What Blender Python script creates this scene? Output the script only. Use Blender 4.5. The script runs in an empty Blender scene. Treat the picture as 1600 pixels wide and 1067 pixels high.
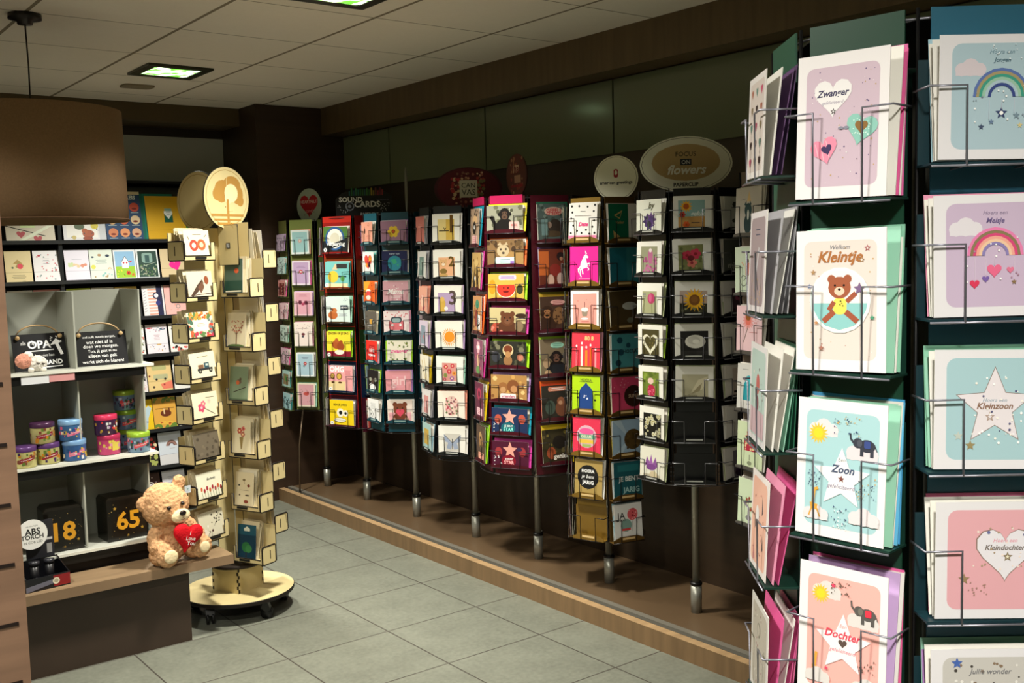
import bpy, math, random
from mathutils import Matrix, Vector
from math import sin, cos, pi, radians as rad

S = bpy.context.scene
COL = S.collection

# ------------------------------------------------------------ camera, world, light, exposure
CAM = Vector((0.0, 0.0, 1.5548))
cd = bpy.data.cameras.new('camera'); cam = bpy.data.objects.new('camera', cd); COL.objects.link(cam)
_r = ((0.79149, 0.60696, 0.07172), (-0.61063, 0.79028, 0.05077), (-0.02586, -0.08398, 0.99613))  # cols: right, forward, up
cam.matrix_world = Matrix(((_r[0][0], _r[0][2], -_r[0][1], CAM.x), (_r[1][0], _r[1][2], -_r[1][1], CAM.y),
                           (_r[2][0], _r[2][2], -_r[2][1], CAM.z), (0, 0, 0, 1)))
cd.sensor_width = 36.0; cd.lens = 1619.0 / 1600 * 36; cd.clip_start = 0.05
S.camera = cam
S.view_settings.view_transform = 'Standard'; S.view_settings.look = 'None'
S.view_settings.gamma = 1.0; S.view_settings.use_curve_mapping = False
S.view_settings.exposure = 0.0
w = bpy.data.worlds.new('shop_air'); S.world = w; w.use_nodes = True
w.node_tree.nodes['Background'].inputs[0].default_value = (1.0, 0.96, 0.86, 1)
w.node_tree.nodes['Background'].inputs[1].default_value = 0.085
H = 2.536
# recessed ceiling fixtures (x, y, watts, beam angle): two in the picture, the others further along the same grid
LAMPS = [(1.934, 5.33, 42), (1.934, 3.476, 46), (0.134, -0.124, 64, 142), (0.134, 1.676, 46, 150), (0.134, 3.476, 24), (-1.666, 1.676, 22)]

# ------------------------------------------------------------ helpers
def srgb(h):
    if isinstance(h, tuple): return h
    if len(h) == 3: h = ''.join(a * 2 for a in h)
    o = []
    for i in (0, 2, 4):
        u = int(h[i:i + 2], 16) / 255
        o.append(u / 12.92 if u <= .04045 else ((u + .055) / 1.055) ** 2.4)
    return (o[0], o[1], o[2], 1.0)

def nmat(name, rough=.5, metal=0.0, col=None, attr=True, spec=.5, noise=None, bump=None, coat=0, emis=None):
    m = bpy.data.materials.new(name); m.use_nodes = True; nt = m.node_tree; b = nt.nodes['Principled BSDF']
    b.inputs['Roughness'].default_value = rough; b.inputs['Metallic'].default_value = metal
    b.inputs['Specular IOR Level'].default_value = spec; b.inputs['Coat Weight'].default_value = coat
    src = None
    if attr:
        a = nt.nodes.new('ShaderNodeAttribute'); a.attribute_name = 'Col'; src = a.outputs['Color']
    elif col: b.inputs['Base Color'].default_value = srgb(col)
    if noise:   # (scale xyz, amount, detail): grain that multiplies the colour
        tc = nt.nodes.new('ShaderNodeTexCoord'); mp = nt.nodes.new('ShaderNodeMapping'); n = nt.nodes.new('ShaderNodeTexNoise')
        mp.inputs['Scale'].default_value = noise[0]; n.inputs['Scale'].default_value = 1.0; n.inputs['Detail'].default_value = noise[2]
        nt.links.new(tc.outputs['Object'], mp.inputs[0]); nt.links.new(mp.outputs[0], n.inputs['Vector'])
        r = nt.nodes.new('ShaderNodeMapRange'); r.inputs[1].default_value = .3; r.inputs[2].default_value = .7
        r.inputs[3].default_value = 1 - noise[1]; r.inputs[4].default_value = 1 + noise[1]
        nt.links.new(n.outputs[0], r.inputs[0])
        mx = nt.nodes.new('ShaderNodeVectorMath'); mx.operation = 'SCALE'
        if src: nt.links.new(src, mx.inputs[0])
        else: mx.inputs[0].default_value = srgb(col)[:3]
        nt.links.new(r.outputs[0], mx.inputs['Scale']); src = mx.outputs[0]
        if bump:
            bp = nt.nodes.new('ShaderNodeBump'); bp.inputs['Strength'].default_value = bump; bp.inputs['Distance'].default_value = .01
            nt.links.new(n.outputs[0], bp.inputs['Height']); nt.links.new(bp.outputs[0], b.inputs['Normal'])
    if src: nt.links.new(src, b.inputs['Base Color'])
    if emis:
        b.inputs['Emission Color'].default_value = srgb(emis[0]); b.inputs['Emission Strength'].default_value = emis[1]
    return m

M_PRINT = nmat('printed_card', .5, spec=.35)
M_GLOSS = nmat('glossy_print', .22)
M_PLAST = nmat('pocket_plastic', .38)
M_PAINT = nmat('matt_paint', .6, spec=.3)
M_WIRE = nmat('rack_wire', .34, .6)
M_METAL = nmat('satin_metal', .35, .6)
M_BIRCH = nmat('birch_plywood', .55, noise=((9, 9, 2.2), .07, 3), spec=.3)
M_WOODG = nmat('brown_laminate', .45, noise=((2.5, 2.5, 28), .14, 5))
M_WOODH = nmat('brown_laminate_flat', .45, noise=((3, 30, 3), .16, 5))
M_FABRIC = nmat('shade_fabric', .9, noise=((160, 160, 160), .07, 2), spec=.1)
M_TIN = nmat('printed_tin', .3, .25)
M_PLUSH = nmat('plush_fur', .95, noise=((85, 85, 85), .16, 4), bump=1.0, spec=.1)
M_VELVET = nmat('red_velour', .85, noise=((200, 200, 200), .1, 2), bump=.3, spec=.2)
M_WALLP = nmat('lacquered_panel', .13, spec=.5)

class MB:
    def __init__(s): s.v = []; s.f = []; s.c = []; s.sm = []; s.mi = []
    def add(s, vs, fs, col, sm=False, mi=0, M=None):
        n = len(s.v); c = srgb(col)
        s.v += [tuple(M @ Vector(p)) for p in vs] if M is not None else [tuple(p) for p in vs]
        for f in fs:
            s.f.append([n + i for i in f]); s.c.append(c); s.sm.append(sm); s.mi.append(mi)
    def box(s, x0, y0, z0, x1, y1, z1, col, M=None, mi=0, top=None, front=None):
        v = [(x0, y0, z0), (x1, y0, z0), (x1, y1, z0), (x0, y1, z0), (x0, y0, z1), (x1, y0, z1), (x1, y1, z1), (x0, y1, z1)]
        fs = [(0, 3, 2, 1), (4, 5, 6, 7), (0, 1, 5, 4), (1, 2, 6, 5), (2, 3, 7, 6), (3, 0, 4, 7)]
        n = len(s.f); s.add(v, fs, col, M=M, mi=mi)
        if top: s.c[n + 1] = srgb(top)
        if front: s.c[n + 2] = srgb(front)
    def prism(s, pts, a0, a1, col, edge=None, axis='y', M=None, sm=False):   # outline in (x,z) extruded along y, or in (x,y) along z
        n = len(pts); P = (lambda p, a: (p[0], a, p[1])) if axis == 'y' else (lambda p, a: (p[0], p[1], a))
        v = [P(p, a0) for p in pts] + [P(p, a1) for p in pts]
        if axis == 'y': s.add(v, [list(range(n)), [2 * n - 1 - i for i in range(n)]], col, M=M)
        else: s.add(v, [[n - 1 - i for i in range(n)], [n + i for i in range(n)]], col, M=M)
        s.add(v, [(i, i + n, (i + 1) % n + n, (i + 1) % n) if axis == 'y' else (i, (i + 1) % n, (i + 1) % n + n, i + n) for i in range(n)], edge or col, sm=sm, M=M)
    def tube(s, pts, r, col, n=6, M=None, close=False, taper=None):
        pts = [Vector(p) for p in pts]; vs = []; N = len(pts)
        for i, p in enumerate(pts):
            if close: d = (pts[(i + 1) % N] - pts[i - 1])
            elif i == 0: d = pts[1] - p
            elif i == N - 1: d = p - pts[-2]
            else: d = (pts[i + 1] - p).normalized() + (p - pts[i - 1]).normalized()
            d = d.normalized() if d.length > 1e-9 else Vector((0, 0, 1))
            a = Vector((0, 0, 1)) if abs(d.z) < .9 else Vector((1, 0, 0))
            u = d.cross(a).normalized(); w_ = d.cross(u)
            rr = r * (taper[i] if taper else 1)
            vs += [p + u * (rr * cos(2 * pi * k / n)) + w_ * (rr * sin(2 * pi * k / n)) for k in range(n)]
        fs = []
        for i in range(N if close else N - 1):
            j = (i + 1) % N
            for k in range(n):
                fs.append((i * n + k, i * n + (k + 1) % n, j * n + (k + 1) % n, j * n + k))
        if not close: fs += [[n - 1 - k for k in range(n)], [(N - 1) * n + k for k in range(n)]]
        s.add(vs, fs, col, sm=True, M=M)
    def lathe(s, prof, n, col, M=None, sm=True):
        vs = []; fs = []
        for r, z in prof: vs += [(r * cos(2 * pi * k / n), r * sin(2 * pi * k / n), z) for k in range(n)]
        for i in range(len(prof) - 1):
            for k in range(n):
                fs.append((i * n + k, i * n + (k + 1) % n, (i + 1) * n + (k + 1) % n, (i + 1) * n + k))
        s.add(vs, fs, col, sm=sm, M=M)
    def ball(s, c, r, col, n=16, M=None, sc=(1, 1, 1)):
        prof = [(max(1e-5, sin(pi * i / (n // 2))), -cos(pi * i / (n // 2))) for i in range(n // 2 + 1)]
        T = Matrix.Translation(c) @ Matrix.Diagonal((r * sc[0], r * sc[1], r * sc[2], 1))
        s.lathe(prof, n, col, M=(M @ T) if M is not None else T)
    def mesh(s, name, mats):
        me = bpy.data.meshes.new(name); me.from_pydata(s.v, [], s.f)
        at = me.color_attributes.new('Col', 'FLOAT_COLOR', 'CORNER'); buf = []
        for f, c in zip(s.f, s.c): buf += list(c) * len(f)
        at.data.foreach_set('color', buf)
        for m in (mats if isinstance(mats, (list, tuple)) else [mats]): me.materials.append(m)
        me.polygons.foreach_set('use_smooth', s.sm); me.polygons.foreach_set('material_index', s.mi); me.update()
        return me
    def build(s, name, mats, parent=None, M=None):
        return link(name, s.mesh(name, mats), parent, M)

def link(name, me, parent=None, M=None):
    o = bpy.data.objects.new(name, me); COL.objects.link(o)
    if parent: o.parent = parent
    if M is not None: o.matrix_local = M
    return o
def tag(o, label=None, cat=None, group=None, kind=None):
    if label:
        o['label'] = ' '.join(label.split()[:16])
    if cat: o['category'] = cat
    if group: o['group'] = group
    if kind: o['kind'] = kind
    return o
def thing(name, label, cat, loc=(0, 0, 0), rz=0, group=None):
    o = bpy.data.objects.new(name, None); COL.objects.link(o); o.empty_display_size = .05
    o.location = loc; o.rotation_euler = (0, 0, rz)
    return tag(o, label, cat, group)
def struct(name, mb, mats): return tag(mb.build(name, mats), kind='structure')
def TR(x, y, z, rz=0, rx=0, ry=0):
    return Matrix.Translation((x, y, z)) @ Matrix.Rotation(rz, 4, 'Z') @ Matrix.Rotation(rx, 4, 'X') @ Matrix.Rotation(ry, 4, 'Y')

# ------------------------------------------------------------ printed artwork: a small drawing language
_tx = {}
def text_mesh(t, bold=0, it=0):
    k = (t, bold, it)
    if k not in _tx:
        cu = bpy.data.curves.new('lettering', 'FONT'); cu.body = t; cu.size = 1; cu.align_x = 'CENTER'
        cu.offset = .028 if bold else .004; cu.shear = .28 if it else 0; cu.resolution_u = 2
        o = bpy.data.objects.new('lettering', cu); me = o.to_mesh()
        vs = [(v.co.x, v.co.y) for v in me.vertices]; fs = [list(p.vertices) for p in me.polygons]
        o.to_mesh_clear(); bpy.data.objects.remove(o); bpy.data.curves.remove(cu)
        if vs:
            x0 = min(v[0] for v in vs); x1 = max(v[0] for v in vs); y0 = min(v[1] for v in vs); y1 = max(v[1] for v in vs)
            mx, my, W = (x0 + x1) / 2, (y0 + y1) / 2, max(x1 - x0, 1e-4)
            vs = [((a - mx) / W, (b - my) / W) for a, b in vs]
        _tx[k] = (vs, fs)
    return _tx[k]

def circ(n, rx, ry=None, a0=0): return [(rx * cos(a0 + 2 * pi * k / n), (ry or rx) * sin(a0 + 2 * pi * k / n)) for k in range(n)]
def starp(r, n=5, q=.45, a=pi / 2): return [((r if k % 2 == 0 else r * q) * cos(a + pi * k / n), (r if k % 2 == 0 else r * q) * sin(a + pi * k / n)) for k in range(2 * n)]
def heartp(r, n=22):
    o = []
    for k in range(n):
        t = -2 * pi * k / n
        o.append((r * sin(t) ** 3, r * (13 * cos(t) - 5 * cos(2 * t) - 2 * cos(3 * t) - cos(4 * t)) / 16))
    return o
def rrectp(x0, y0, x1, y1, r):
    o = []
    for cx, cy, a in ((x1 - r, y0 + r, -pi / 2), (x1 - r, y1 - r, 0), (x0 + r, y1 - r, pi / 2), (x0 + r, y0 + r, pi)):
        o += [(cx + r * cos(a + pi / 2 * k / 4), cy + r * sin(a + pi / 2 * k / 4)) for k in range(5)]
    return o

def draw(mb, dsl, w, h, y=0.0, M=None, clampit=True, mi=0, step=.00006):
    """dsl in percent of the sheet, x to the right, y down; lengths in percent of the width; sheet centred on x, standing on z=0"""
    lay = [1]
    def put(polys, col):
        yy = y - step * lay[0]
        for P in polys:
            if clampit: P = [(min(w / 2, max(-w / 2, a)), min(h, max(0, b))) for a, b in P]
            mb.add([(a, yy, b) for a, b in P], [list(range(len(P)))], col, M=M, mi=mi); yy -= step * .04
        lay[0] += 1 + .04 * len(polys)
    X = lambda a: (float(a) / 100 - .5) * w
    Z = lambda b: (1 - float(b) / 100) * h
    L = lambda r: float(r) / 100 * w
    at = lambda pts, x, z: [(a + x, b + z) for a, b in pts]
    for cmd in dsl.split(';'):
        a = cmd.split()
        if not a: continue
        k = a[0]
        if k == 'b': put([[(-w / 2, 0), (w / 2, 0), (w / 2, h), (-w / 2, h)]], a[1])
        elif k == 'r':
            x0, z1, x1, z0 = X(a[1]), Z(a[2]), X(a[3]), Z(a[4]); put([[(x0, z0), (x1, z0), (x1, z1), (x0, z1)]], a[5])
        elif k == 'q': put([rrectp(X(a[1]), Z(a[4]), X(a[3]), Z(a[2]), L(a[5]))], a[6])
        elif k == 'o': put([at(circ(18, L(a[3])), X(a[1]), Z(a[2]))], a[4])
        elif k == 'e': put([at(circ(20, L(a[3]), L(a[4])), X(a[1]), Z(a[2]))], a[5])
        elif k == 's': put([at(starp(L(a[3])), X(a[1]), Z(a[2]))], a[4])
        elif k == 'h': put([at(heartp(L(a[3])), X(a[1]), Z(a[2]))], a[4])
        elif k == 'H': put([[(p[0] * cos(float(a[4])) - p[1] * sin(float(a[4])) + X(a[1]), p[0] * sin(float(a[4])) + p[1] * cos(float(a[4])) + Z(a[2])) for p in heartp(L(a[3]))]], a[5])
        elif k == 'f':   # flower: x y r petals colour centre
            n = int(a[4]); r = L(a[3]); put([at([(p[0] + r * .58 * cos(2 * pi * i / n), p[1] + r * .58 * sin(2 * pi * i / n)) for p in circ(8, r * min(.45, 2.1 / n))], X(a[1]), Z(a[2])) for i in range(n)], a[5])
            put([at(circ(10, r * .3), X(a[1]), Z(a[2]))], a[6])
        elif k == 'u':   # sun or spiky flower: x y r rays colour centre
            n = int(a[4]); put([at(starp(L(a[3]), n, .6), X(a[1]), Z(a[2]))], a[5]); put([at(circ(14, L(a[3]) * .45), X(a[1]), Z(a[2]))], a[6])
        elif k == 'd':   # scattered dots: n seed x0 y0 x1 y1 r colour [colour]
            R = random.Random(int(a[2])); n = int(a[1])
            for cc in a[8:]:
                ps = []
                for _ in range(max(1, n // len(a[8:]))):
                    r = L(a[7]) * R.uniform(.6, 1.2); ps.append(at(circ(6, r), X(R.uniform(float(a[3]), float(a[5]))), Z(R.uniform(float(a[4]), float(a[6])))))
                put(ps, cc)
        elif k in 'tTiI' and len(k) == 1:   # text: x y width colour words
            vs, fs = text_mesh(' '.join(a[5:]).replace('_', ' '), k in 'TI', k in 'iI'); W = L(a[3]); x, z = X(a[1]), Z(a[2])
            yy = y - step * lay[0]; lay[0] += 1
            mb.add([(p[0] * W + x, yy, p[1] * W + z) for p in vs], fs, a[4], M=M, mi=mi)
        elif k == 'a':   # rainbow: x y r colours (outer to inner)
            r = L(a[3]); n = len(a) - 4; x, z = X(a[1]), Z(a[2])
            for i, cc in enumerate(a[4:]):
                ro = r * (1 - i * .62 / n); ri = r * (1 - (i + 1) * .62 / n)
                put([[(x + q_ * cos(pi * t / 10), z + q_ * sin(pi * t / 10)) for q_, t in ((ri, j), (ro, j), (ro, j + 1), (ri, j + 1))] for j in range(10)], cc)
        elif k == 'w':   # lines of small print: x y width n colour
            R = random.Random(int(float(a[2]) * 7)); put([[(X(a[1]) - g, Z(float(a[2]) + 5 * i) - L(.7)), (X(a[1]) + g, Z(float(a[2]) + 5 * i) - L(.7)), (X(a[1]) + g, Z(float(a[2]) + 5 * i) + L(.7)), (X(a[1]) - g, Z(float(a[2]) + 5 * i) + L(.7))] for i in range(int(a[4])) for g in (L(a[3]) / 2 * R.uniform(.7, 1),)], a[5])
        elif k == 'p': put([[(X(a[i]), Z(a[i + 1])) for i in range(2, len(a) - 1, 2)][::-1]], a[1])
        elif k == 'l':
            x0, z0, x1, z1, t = X(a[1]), Z(a[2]), X(a[3]), Z(a[4]), L(a[5]) / 2; d = math.hypot(x1 - x0, z1 - z0) or 1; nx, nz = -(z1 - z0) / d * t, (x1 - x0) / d * t
            put([[(x0 + nx, z0 + nz), (x0 - nx, z0 - nz), (x1 - nx, z1 - nz), (x1 + nx, z1 + nz)]], a[6])
        elif k == 'y':   # cloud
            r = L(a[3]); put([at(circ(12, r * q_), X(a[1]) + r * dx, Z(a[2]) + r * dz) for q_, dx, dz in ((.45, -.6, 0), (.6, 0, .15), (.45, .6, 0))] + [at([(-r, -r * .4), (r, -r * .4), (r, 0), (-r, 0)], X(a[1]), Z(a[2]))], a[4])
        elif k == 'B':   # bear face: x y r colour muzzle
            x, z, r = X(a[1]), Z(a[2]), L(a[3])
            put([at(circ(12, r * .36), x + sx * r * .72, z + r * .7) for sx in (-1, 1)] + [at(circ(18, r, r * .9), x, z)], a[4])
            put([at(circ(14, r * .46, r * .36), x, z - r * .3)], a[5])
            put([at(circ(8, r * .1), x + sx * r * .4, z + r * .18) for sx in (-1, 1)] + [at(circ(8, r * .14, r * .1), x, z - r * .15)], '1a1210')
        elif k == 'm':   # ape: x y r fur face
            x, z, r = X(a[1]), Z(a[2]), L(a[3])
            put([at(circ(14, r * 1.5, r * 1.1), x, z - r * 1.7), at(circ(16, r, r * 1.05), x, z)] + [at(circ(8, r * .3), x + sx * r, z) for sx in (-1, 1)], a[4])
            put([at(circ(14, r * .55, r * .42), x, z - r * .4), at(circ(12, r * .5, r * .3), x, z + r * .2)], a[5])
            put([at(circ(6, r * .1), x + sx * r * .25, z + r * .2) for sx in (-1, 1)] + [at(circ(8, r * .3, r * .12), x, z - r * .45)], '140c0a')
    return mb

def sheet(w, h, t, col, art, edge='DEDAD2', gloss=False):
    mb = MB(); mb.box(-w / 2, 0, 0, w / 2, t, h, edge, front=col)
    if art: draw(mb, art, w, h)
    return mb
_n = [0]
random.seed(11)
# ------------------------------------------------------------ the room
def grid_mat(name, base, line, ox, oy, px, py, lw, lwy, rough, spk, bump=0):
    m = bpy.data.materials.new(name); m.use_nodes = True; nt = m.node_tree; N = nt.nodes; Lk = nt.links; b = N['Principled BSDF']
    b.inputs['Roughness'].default_value = rough; b.inputs['Specular IOR Level'].default_value = .35
    tc = N.new('ShaderNodeTexCoord'); sp = N.new('ShaderNodeSeparateXYZ'); Lk.new(tc.outputs['Object'], sp.inputs[0])
    def mth(op, a, c=None):
        n = N.new('ShaderNodeMath'); n.operation = op
        for i, q in enumerate((a, c)):
            if q is None: continue
            if isinstance(q, (int, float)): n.inputs[i].default_value = q
            else: Lk.new(q, n.inputs[i])
        return n.outputs[0]
    cells = []; lines = []
    for s_, o_, p_, l_ in ((sp.outputs[0], ox, px, lw), (sp.outputs[1], oy, py, lwy)):
        u = mth('DIVIDE', mth('SUBTRACT', s_, o_), p_); cells.append(mth('FLOOR', u)); fr = mth('FRACT', u)
        e = mth('MULTIPLY', mth('MINIMUM', fr, mth('SUBTRACT', 1.0, fr)), p_); lines.append(mth('LESS_THAN', e, l_ / 2))
    ln = mth('MAXIMUM', lines[0], lines[1])
    cv = N.new('ShaderNodeCombineXYZ'); Lk.new(cells[0], cv.inputs[0]); Lk.new(cells[1], cv.inputs[1])
    wn = N.new('ShaderNodeTexWhiteNoise'); wn.noise_dimensions = '2D'; Lk.new(cv.outputs[0], wn.inputs['Vector'])
    n1 = N.new('ShaderNodeTexNoise'); n1.inputs['Scale'].default_value = 7; n1.inputs['Detail'].default_value = 6; n1.inputs['Roughness'].default_value = .65
    n2 = N.new('ShaderNodeTexNoise'); n2.inputs['Scale'].default_value = 55; n2.inputs['Detail'].default_value = 4
    for n in (n1, n2): Lk.new(tc.outputs['Object'], n.inputs['Vector'])
    v = mth('ADD', 1.0, mth('MULTIPLY', mth('SUBTRACT', n1.outputs[0], .5), spk[0]))
    v = mth('ADD', v, mth('MULTIPLY', mth('SUBTRACT', n2.outputs[0], .5), spk[1])); v = mth('ADD', v, mth('MULTIPLY', mth('SUBTRACT', wn.outputs[0], .5), spk[2]))
    sc = N.new('ShaderNodeVectorMath'); sc.operation = 'SCALE'; sc.inputs[0].default_value = srgb(base)[:3]; Lk.new(v, sc.inputs['Scale'])
    mx = N.new('ShaderNodeMix'); mx.data_type = 'RGBA'; Lk.new(ln, mx.inputs[0]); Lk.new(sc.outputs[0], mx.inputs[6]); mx.inputs[7].default_value = srgb(line)
    Lk.new(mx.outputs[2], b.inputs['Base Color'])
    return m
M_FLOOR = grid_mat('grey_stone_tiles', '74766a', '45403a', .329, .0736, .45, .45, .006, .006, .42, (.6, .6, .07))
M_CEIL = grid_mat('mineral_ceiling_tiles', 'eae2d4', '857a66', .4337, .1756, .6, .6, .016, .007, .9, (.05, .06, .03))

X0, X1, Y0, Y1 = -4.0, 3.40, -3.5, 6.75
m = MB(); m.box(X0, Y0, -.08, X1, Y1, 0, '8f9080'); struct('floor', m, M_FLOOR)
m = MB(); m.box(X0, Y0, H, X1, Y1, H + .08, 'fff'); struct('ceiling', m, M_CEIL)
BR, BRD = '5e4836', '2e2219'
m = MB(); m.box(X1, Y0, 0, X1 + .1, Y1, H, '34271a'); struct('wall_right', m, M_WOODG)
m = MB(); m.box(X0, Y1, 0, X1, Y1 + .1, H, '2c221c'); struct('wall_back', m, M_WOODH)
m = MB(); m.box(X0 - .1, Y0, 0, X0, Y1, H, 'a89c88'); struct('wall_left', m, M_PAINT)
m = MB(); m.box(X0, Y0 - .1, 0, X1, Y0, H, 'a89c88'); struct('wall_front', m, M_PAINT)
# lacquered green panels in the upper part of the right wall
js = [6.2, 5.61, 4.6, 3.59, 2.58, 1.57, .56, -.45]
for a, c in zip(js[1:], js[:-1]):
    m = MB(); m.box(X1 - .012, a + .006, 2.012, X1, c - .006, 2.352, '6d755c'); struct('trim_1', m, M_WALLP)
m = MB(); m.box(2.0, Y1 - .012, 2.06, 2.86, Y1, 2.37, 'b4b8b0'); struct('trim_2', m, M_PAINT)
m = MB(); m.box(2.862, Y1 - .02, 0, 2.872, Y1, 2.37, '9a9a90'); struct('trim_2', m, M_METAL)
m = MB(); m.box(3.232, Y0, 2.36, X1, 6.2, H, '5e4c32'); struct('trim_3', m, M_WOODH)      # boxed-in beam over the niche
m = MB(); m.box(X0, 6.45, 2.425, 2.78, Y1, H, '4e4026'); struct('trim_4', m, M_WOODH)     # and over the rear wall
m = MB(); m.box(2.775, 6.2, 0, X1, Y1, H, '3a2a1e'); struct('trim_5', m, M_WOODG)         # corner pillar
# plinth
m = MB(); m.box(2.82, -1.5, 0, 2.86, 6.2, .078, '7c6244', top='ab8c66'); struct('trim_6', m, M_WOODH)
m = MB(); m.box(2.86, -1.5, 0, 2.885, 6.2, .066, '0b0908'); struct('trim_7', m, M_PAINT)
m = MB(); m.box(2.885, -1.5, 0, 2.915, 6.2, .08, 'a8a294'); struct('trim_8', m, M_METAL)
m = MB(); m.box(2.915, -1.5, 0, X1, 6.2, .078, '5e4a34'); struct('trim_9', m, M_WOODG)

# ceiling fixtures
def lamp_mat():
    m = nmat('lit_diffuser', .4, attr=False, col='608050'); nt = m.node_tree; b = nt.nodes['Principled BSDF']
    tc = nt.nodes.new('ShaderNodeTexCoord'); n = nt.nodes.new('ShaderNodeTexNoise'); n.inputs['Scale'].default_value = 16; n.inputs['Detail'].default_value = 1
    r = nt.nodes.new('ShaderNodeValToRGB'); r.color_ramp.elements[0].position = .42; r.color_ramp.elements[1].position = .56
    r.color_ramp.elements[0].color = (.045, .17, .012, 1); r.color_ramp.elements[1].color = (.8, 1, .62, 1)
    nt.links.new(tc.outputs['Object'], n.inputs['Vector']); nt.links.new(n.outputs[0], r.inputs[0]); nt.links.new(r.outputs[0], b.inputs['Emission Color'])
    b.inputs['Emission Strength'].default_value = 6.0
    return m
M_LAMP = lamp_mat()
LL = ['square recessed ceiling light above the birch card tower', 'square recessed ceiling light cut by the top of the picture']
for i, (x, y, p, *sp) in enumerate(LAMPS):
    t = thing('ceiling_light', LL[i] if i < 2 else 'square recessed ceiling light further along the shop ceiling, outside the picture', 'light', (x, y, H), group='recessed ceiling lights')
    m = MB(); a, c, z = .165, .118, -.012
    for q in ((-a, -a, a, -c), (-a, c, a, a), (-a, -c, -c, c), (c, -c, a, c)): m.box(q[0], q[1], z, q[2], q[3], -.0005, '3c3c2c')
    m.build('frame', M_METAL, t)
    m = MB(); m.prism([(q[0], q[1]) for q in rrectp(-c, -c, c, c, .025)], -.009, -.001, 'fff', axis='z'); m.build('diffuser', M_LAMP, t)
    ld = bpy.data.lights.new('lamp_glow', 'AREA'); ld.shape = 'SQUARE'; ld.size = .2; ld.energy = p; ld.color = (1, .965, .86); ld.spread = rad(sp[0] if sp else 122)
    lo = bpy.data.objects.new('lamp_glow', ld); COL.objects.link(lo); lo.parent = t; lo.location = (0, 0, -.02)
t = MB(); t.prism([(q[0], q[1]) for q in rrectp(-.085, -.06, .085, .06, .03)], -.008, 0, '8b8069', axis='z')
tag(t.build('ceiling_speaker', M_PAINT, M=TR(1.94, 5.87, H - .0005)), 'small flat grey speaker plate in the ceiling beside the light', 'speaker')

# pendant lamp with the wide brown drum shade
t = thing('pendant_lamp', 'large brown fabric drum pendant lamp hanging above the grey shelving', 'lamp', (1.039, 4.419, H))
m = MB(); m.lathe([(.001, -.0005), (.06, -.0005), (.062, -.02), (.03, -.028), (.028, -.04), (.001, -.042)], 24, '1a1612'); m.build('ceiling_rose', M_PLAST, t)
m = MB(); m.tube([(0, 0, -.04), (.003, 0, -.2), (0, 0, -.43)], .0032, '1c140f'); m.build('cord', M_PLAST, t)
R1, R2, zt, zb = .335, .342, -.372, -.808
m = MB(); m.lathe([(R1 - .004, zt), (R1, zt), (R2, zb), (R2 - .004, zb), (R1 - .004, zt)], 72, '8a6e52'); sh = m.build('lamp_shade', M_FABRIC, t)
m = MB(); m.tube([((R2 + .001) * .998 * cos(2 * pi * k / 60), (R2 + .001) * .998 * sin(2 * pi * k / 60), zb + .006) for k in range(60)], .0035, '5c4633', n=5, close=True); m.build('rim', M_FABRIC, sh)
m = MB(); m.tube([(0, 0, -.42), (0, 0, -.52)], .02, '222', n=12)
for k in range(3): m.tube([(0, 0, -.43), (R1 * cos(k * 2.09), R1 * sin(k * 2.09), -.40)], .002, '333')
m.build('lamp_holder', M_PLAST, t)

# wall unit whose side panel closes the picture on the left
t = thing('display_cabinet', 'tall brown laminate cabinet side with slots at the left edge of the picture', 'cabinet', (0, 0, 0))
m = MB(); m.box(.05, 2.6, 0, .532, 3.0, 2.3, '826450'); m.build('body', M_WOODG, t)
for k in range(16):
    m = MB(); m.box(.40, 2.5965, .15 + k * .1417, .513, 2.5995, .158 + k * .1417, '1c100c'); m.build('slot', M_PAINT, t)
# ------------------------------------------------------------ bench, grey shelving and what stands on them
t = thing('low_bench', 'low brown wooden bench under the teddy bear, before the grey shelving', 'bench', (0, 0, 0))
m = MB(); m.box(.2, 4.08, .300, 1.641, 4.272, .338, '8c7257', top='8c7458'); m.build('bench_top', M_WOODH, t)
m = MB(); m.box(.2, 4.13, 0, 1.466, 4.27, .2995, '3c2e24'); m.build('base', M_WOODH, t)

GX0, GX1, GY = .60, 1.375, 4.28
t = thing('display_shelving', 'grey metal gondola shelving with angled panels behind the wooden bench', 'shelving', (0, 0, 0))
G = 'a9aba0'
m = MB(); m.box(GX0, 4.50, .338, GX1, 4.52, 1.452, G); m.build('back_panel', M_PAINT, t)
for x in (.862, 1.118, GX1):
    m = MB(); m.prism([(x - .003, 4.285), (x + .003, 4.285), (x - .002, 4.4995), (x - .010, 4.4995)], .43, 1.452, 'b0b2a6', axis='z'); m.build('divider', M_PAINT, t)
m = MB(); m.box(GX0, 4.285, 0, GX1, 4.50, .40, '1b1512'); m.build('kick_base', M_PAINT, t)
for z, gl in ((.424, 0), (.782, 0), (1.148, 1)):
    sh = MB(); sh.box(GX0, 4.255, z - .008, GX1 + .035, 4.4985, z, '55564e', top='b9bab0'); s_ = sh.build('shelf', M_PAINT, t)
    m = MB(); m.box(GX0, 4.250, z - .010, GX1 + .035, 4.2545, z + .001, 'e6e6da'); m.build('white_edge', M_GLOSS, s_)
    m = MB(); m.box(GX0, 4.258, z - .045, GX1, 4.262, z - .011, '0c0b0a'); m.build('price_rail', M_PLAST, s_)
m = MB(); m.box(.905, 4.2535, 1.105, 1.005, 4.2565, 1.136, 'e4e6ea'); m.box(1.006, 4.2535, 1.108, 1.10, 4.2565, 1.136, 'd99a9a')
tag(m.build('price_card', M_PRINT), 'white and pink price cards clipped under the top grey shelf', 'price card')

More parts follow.
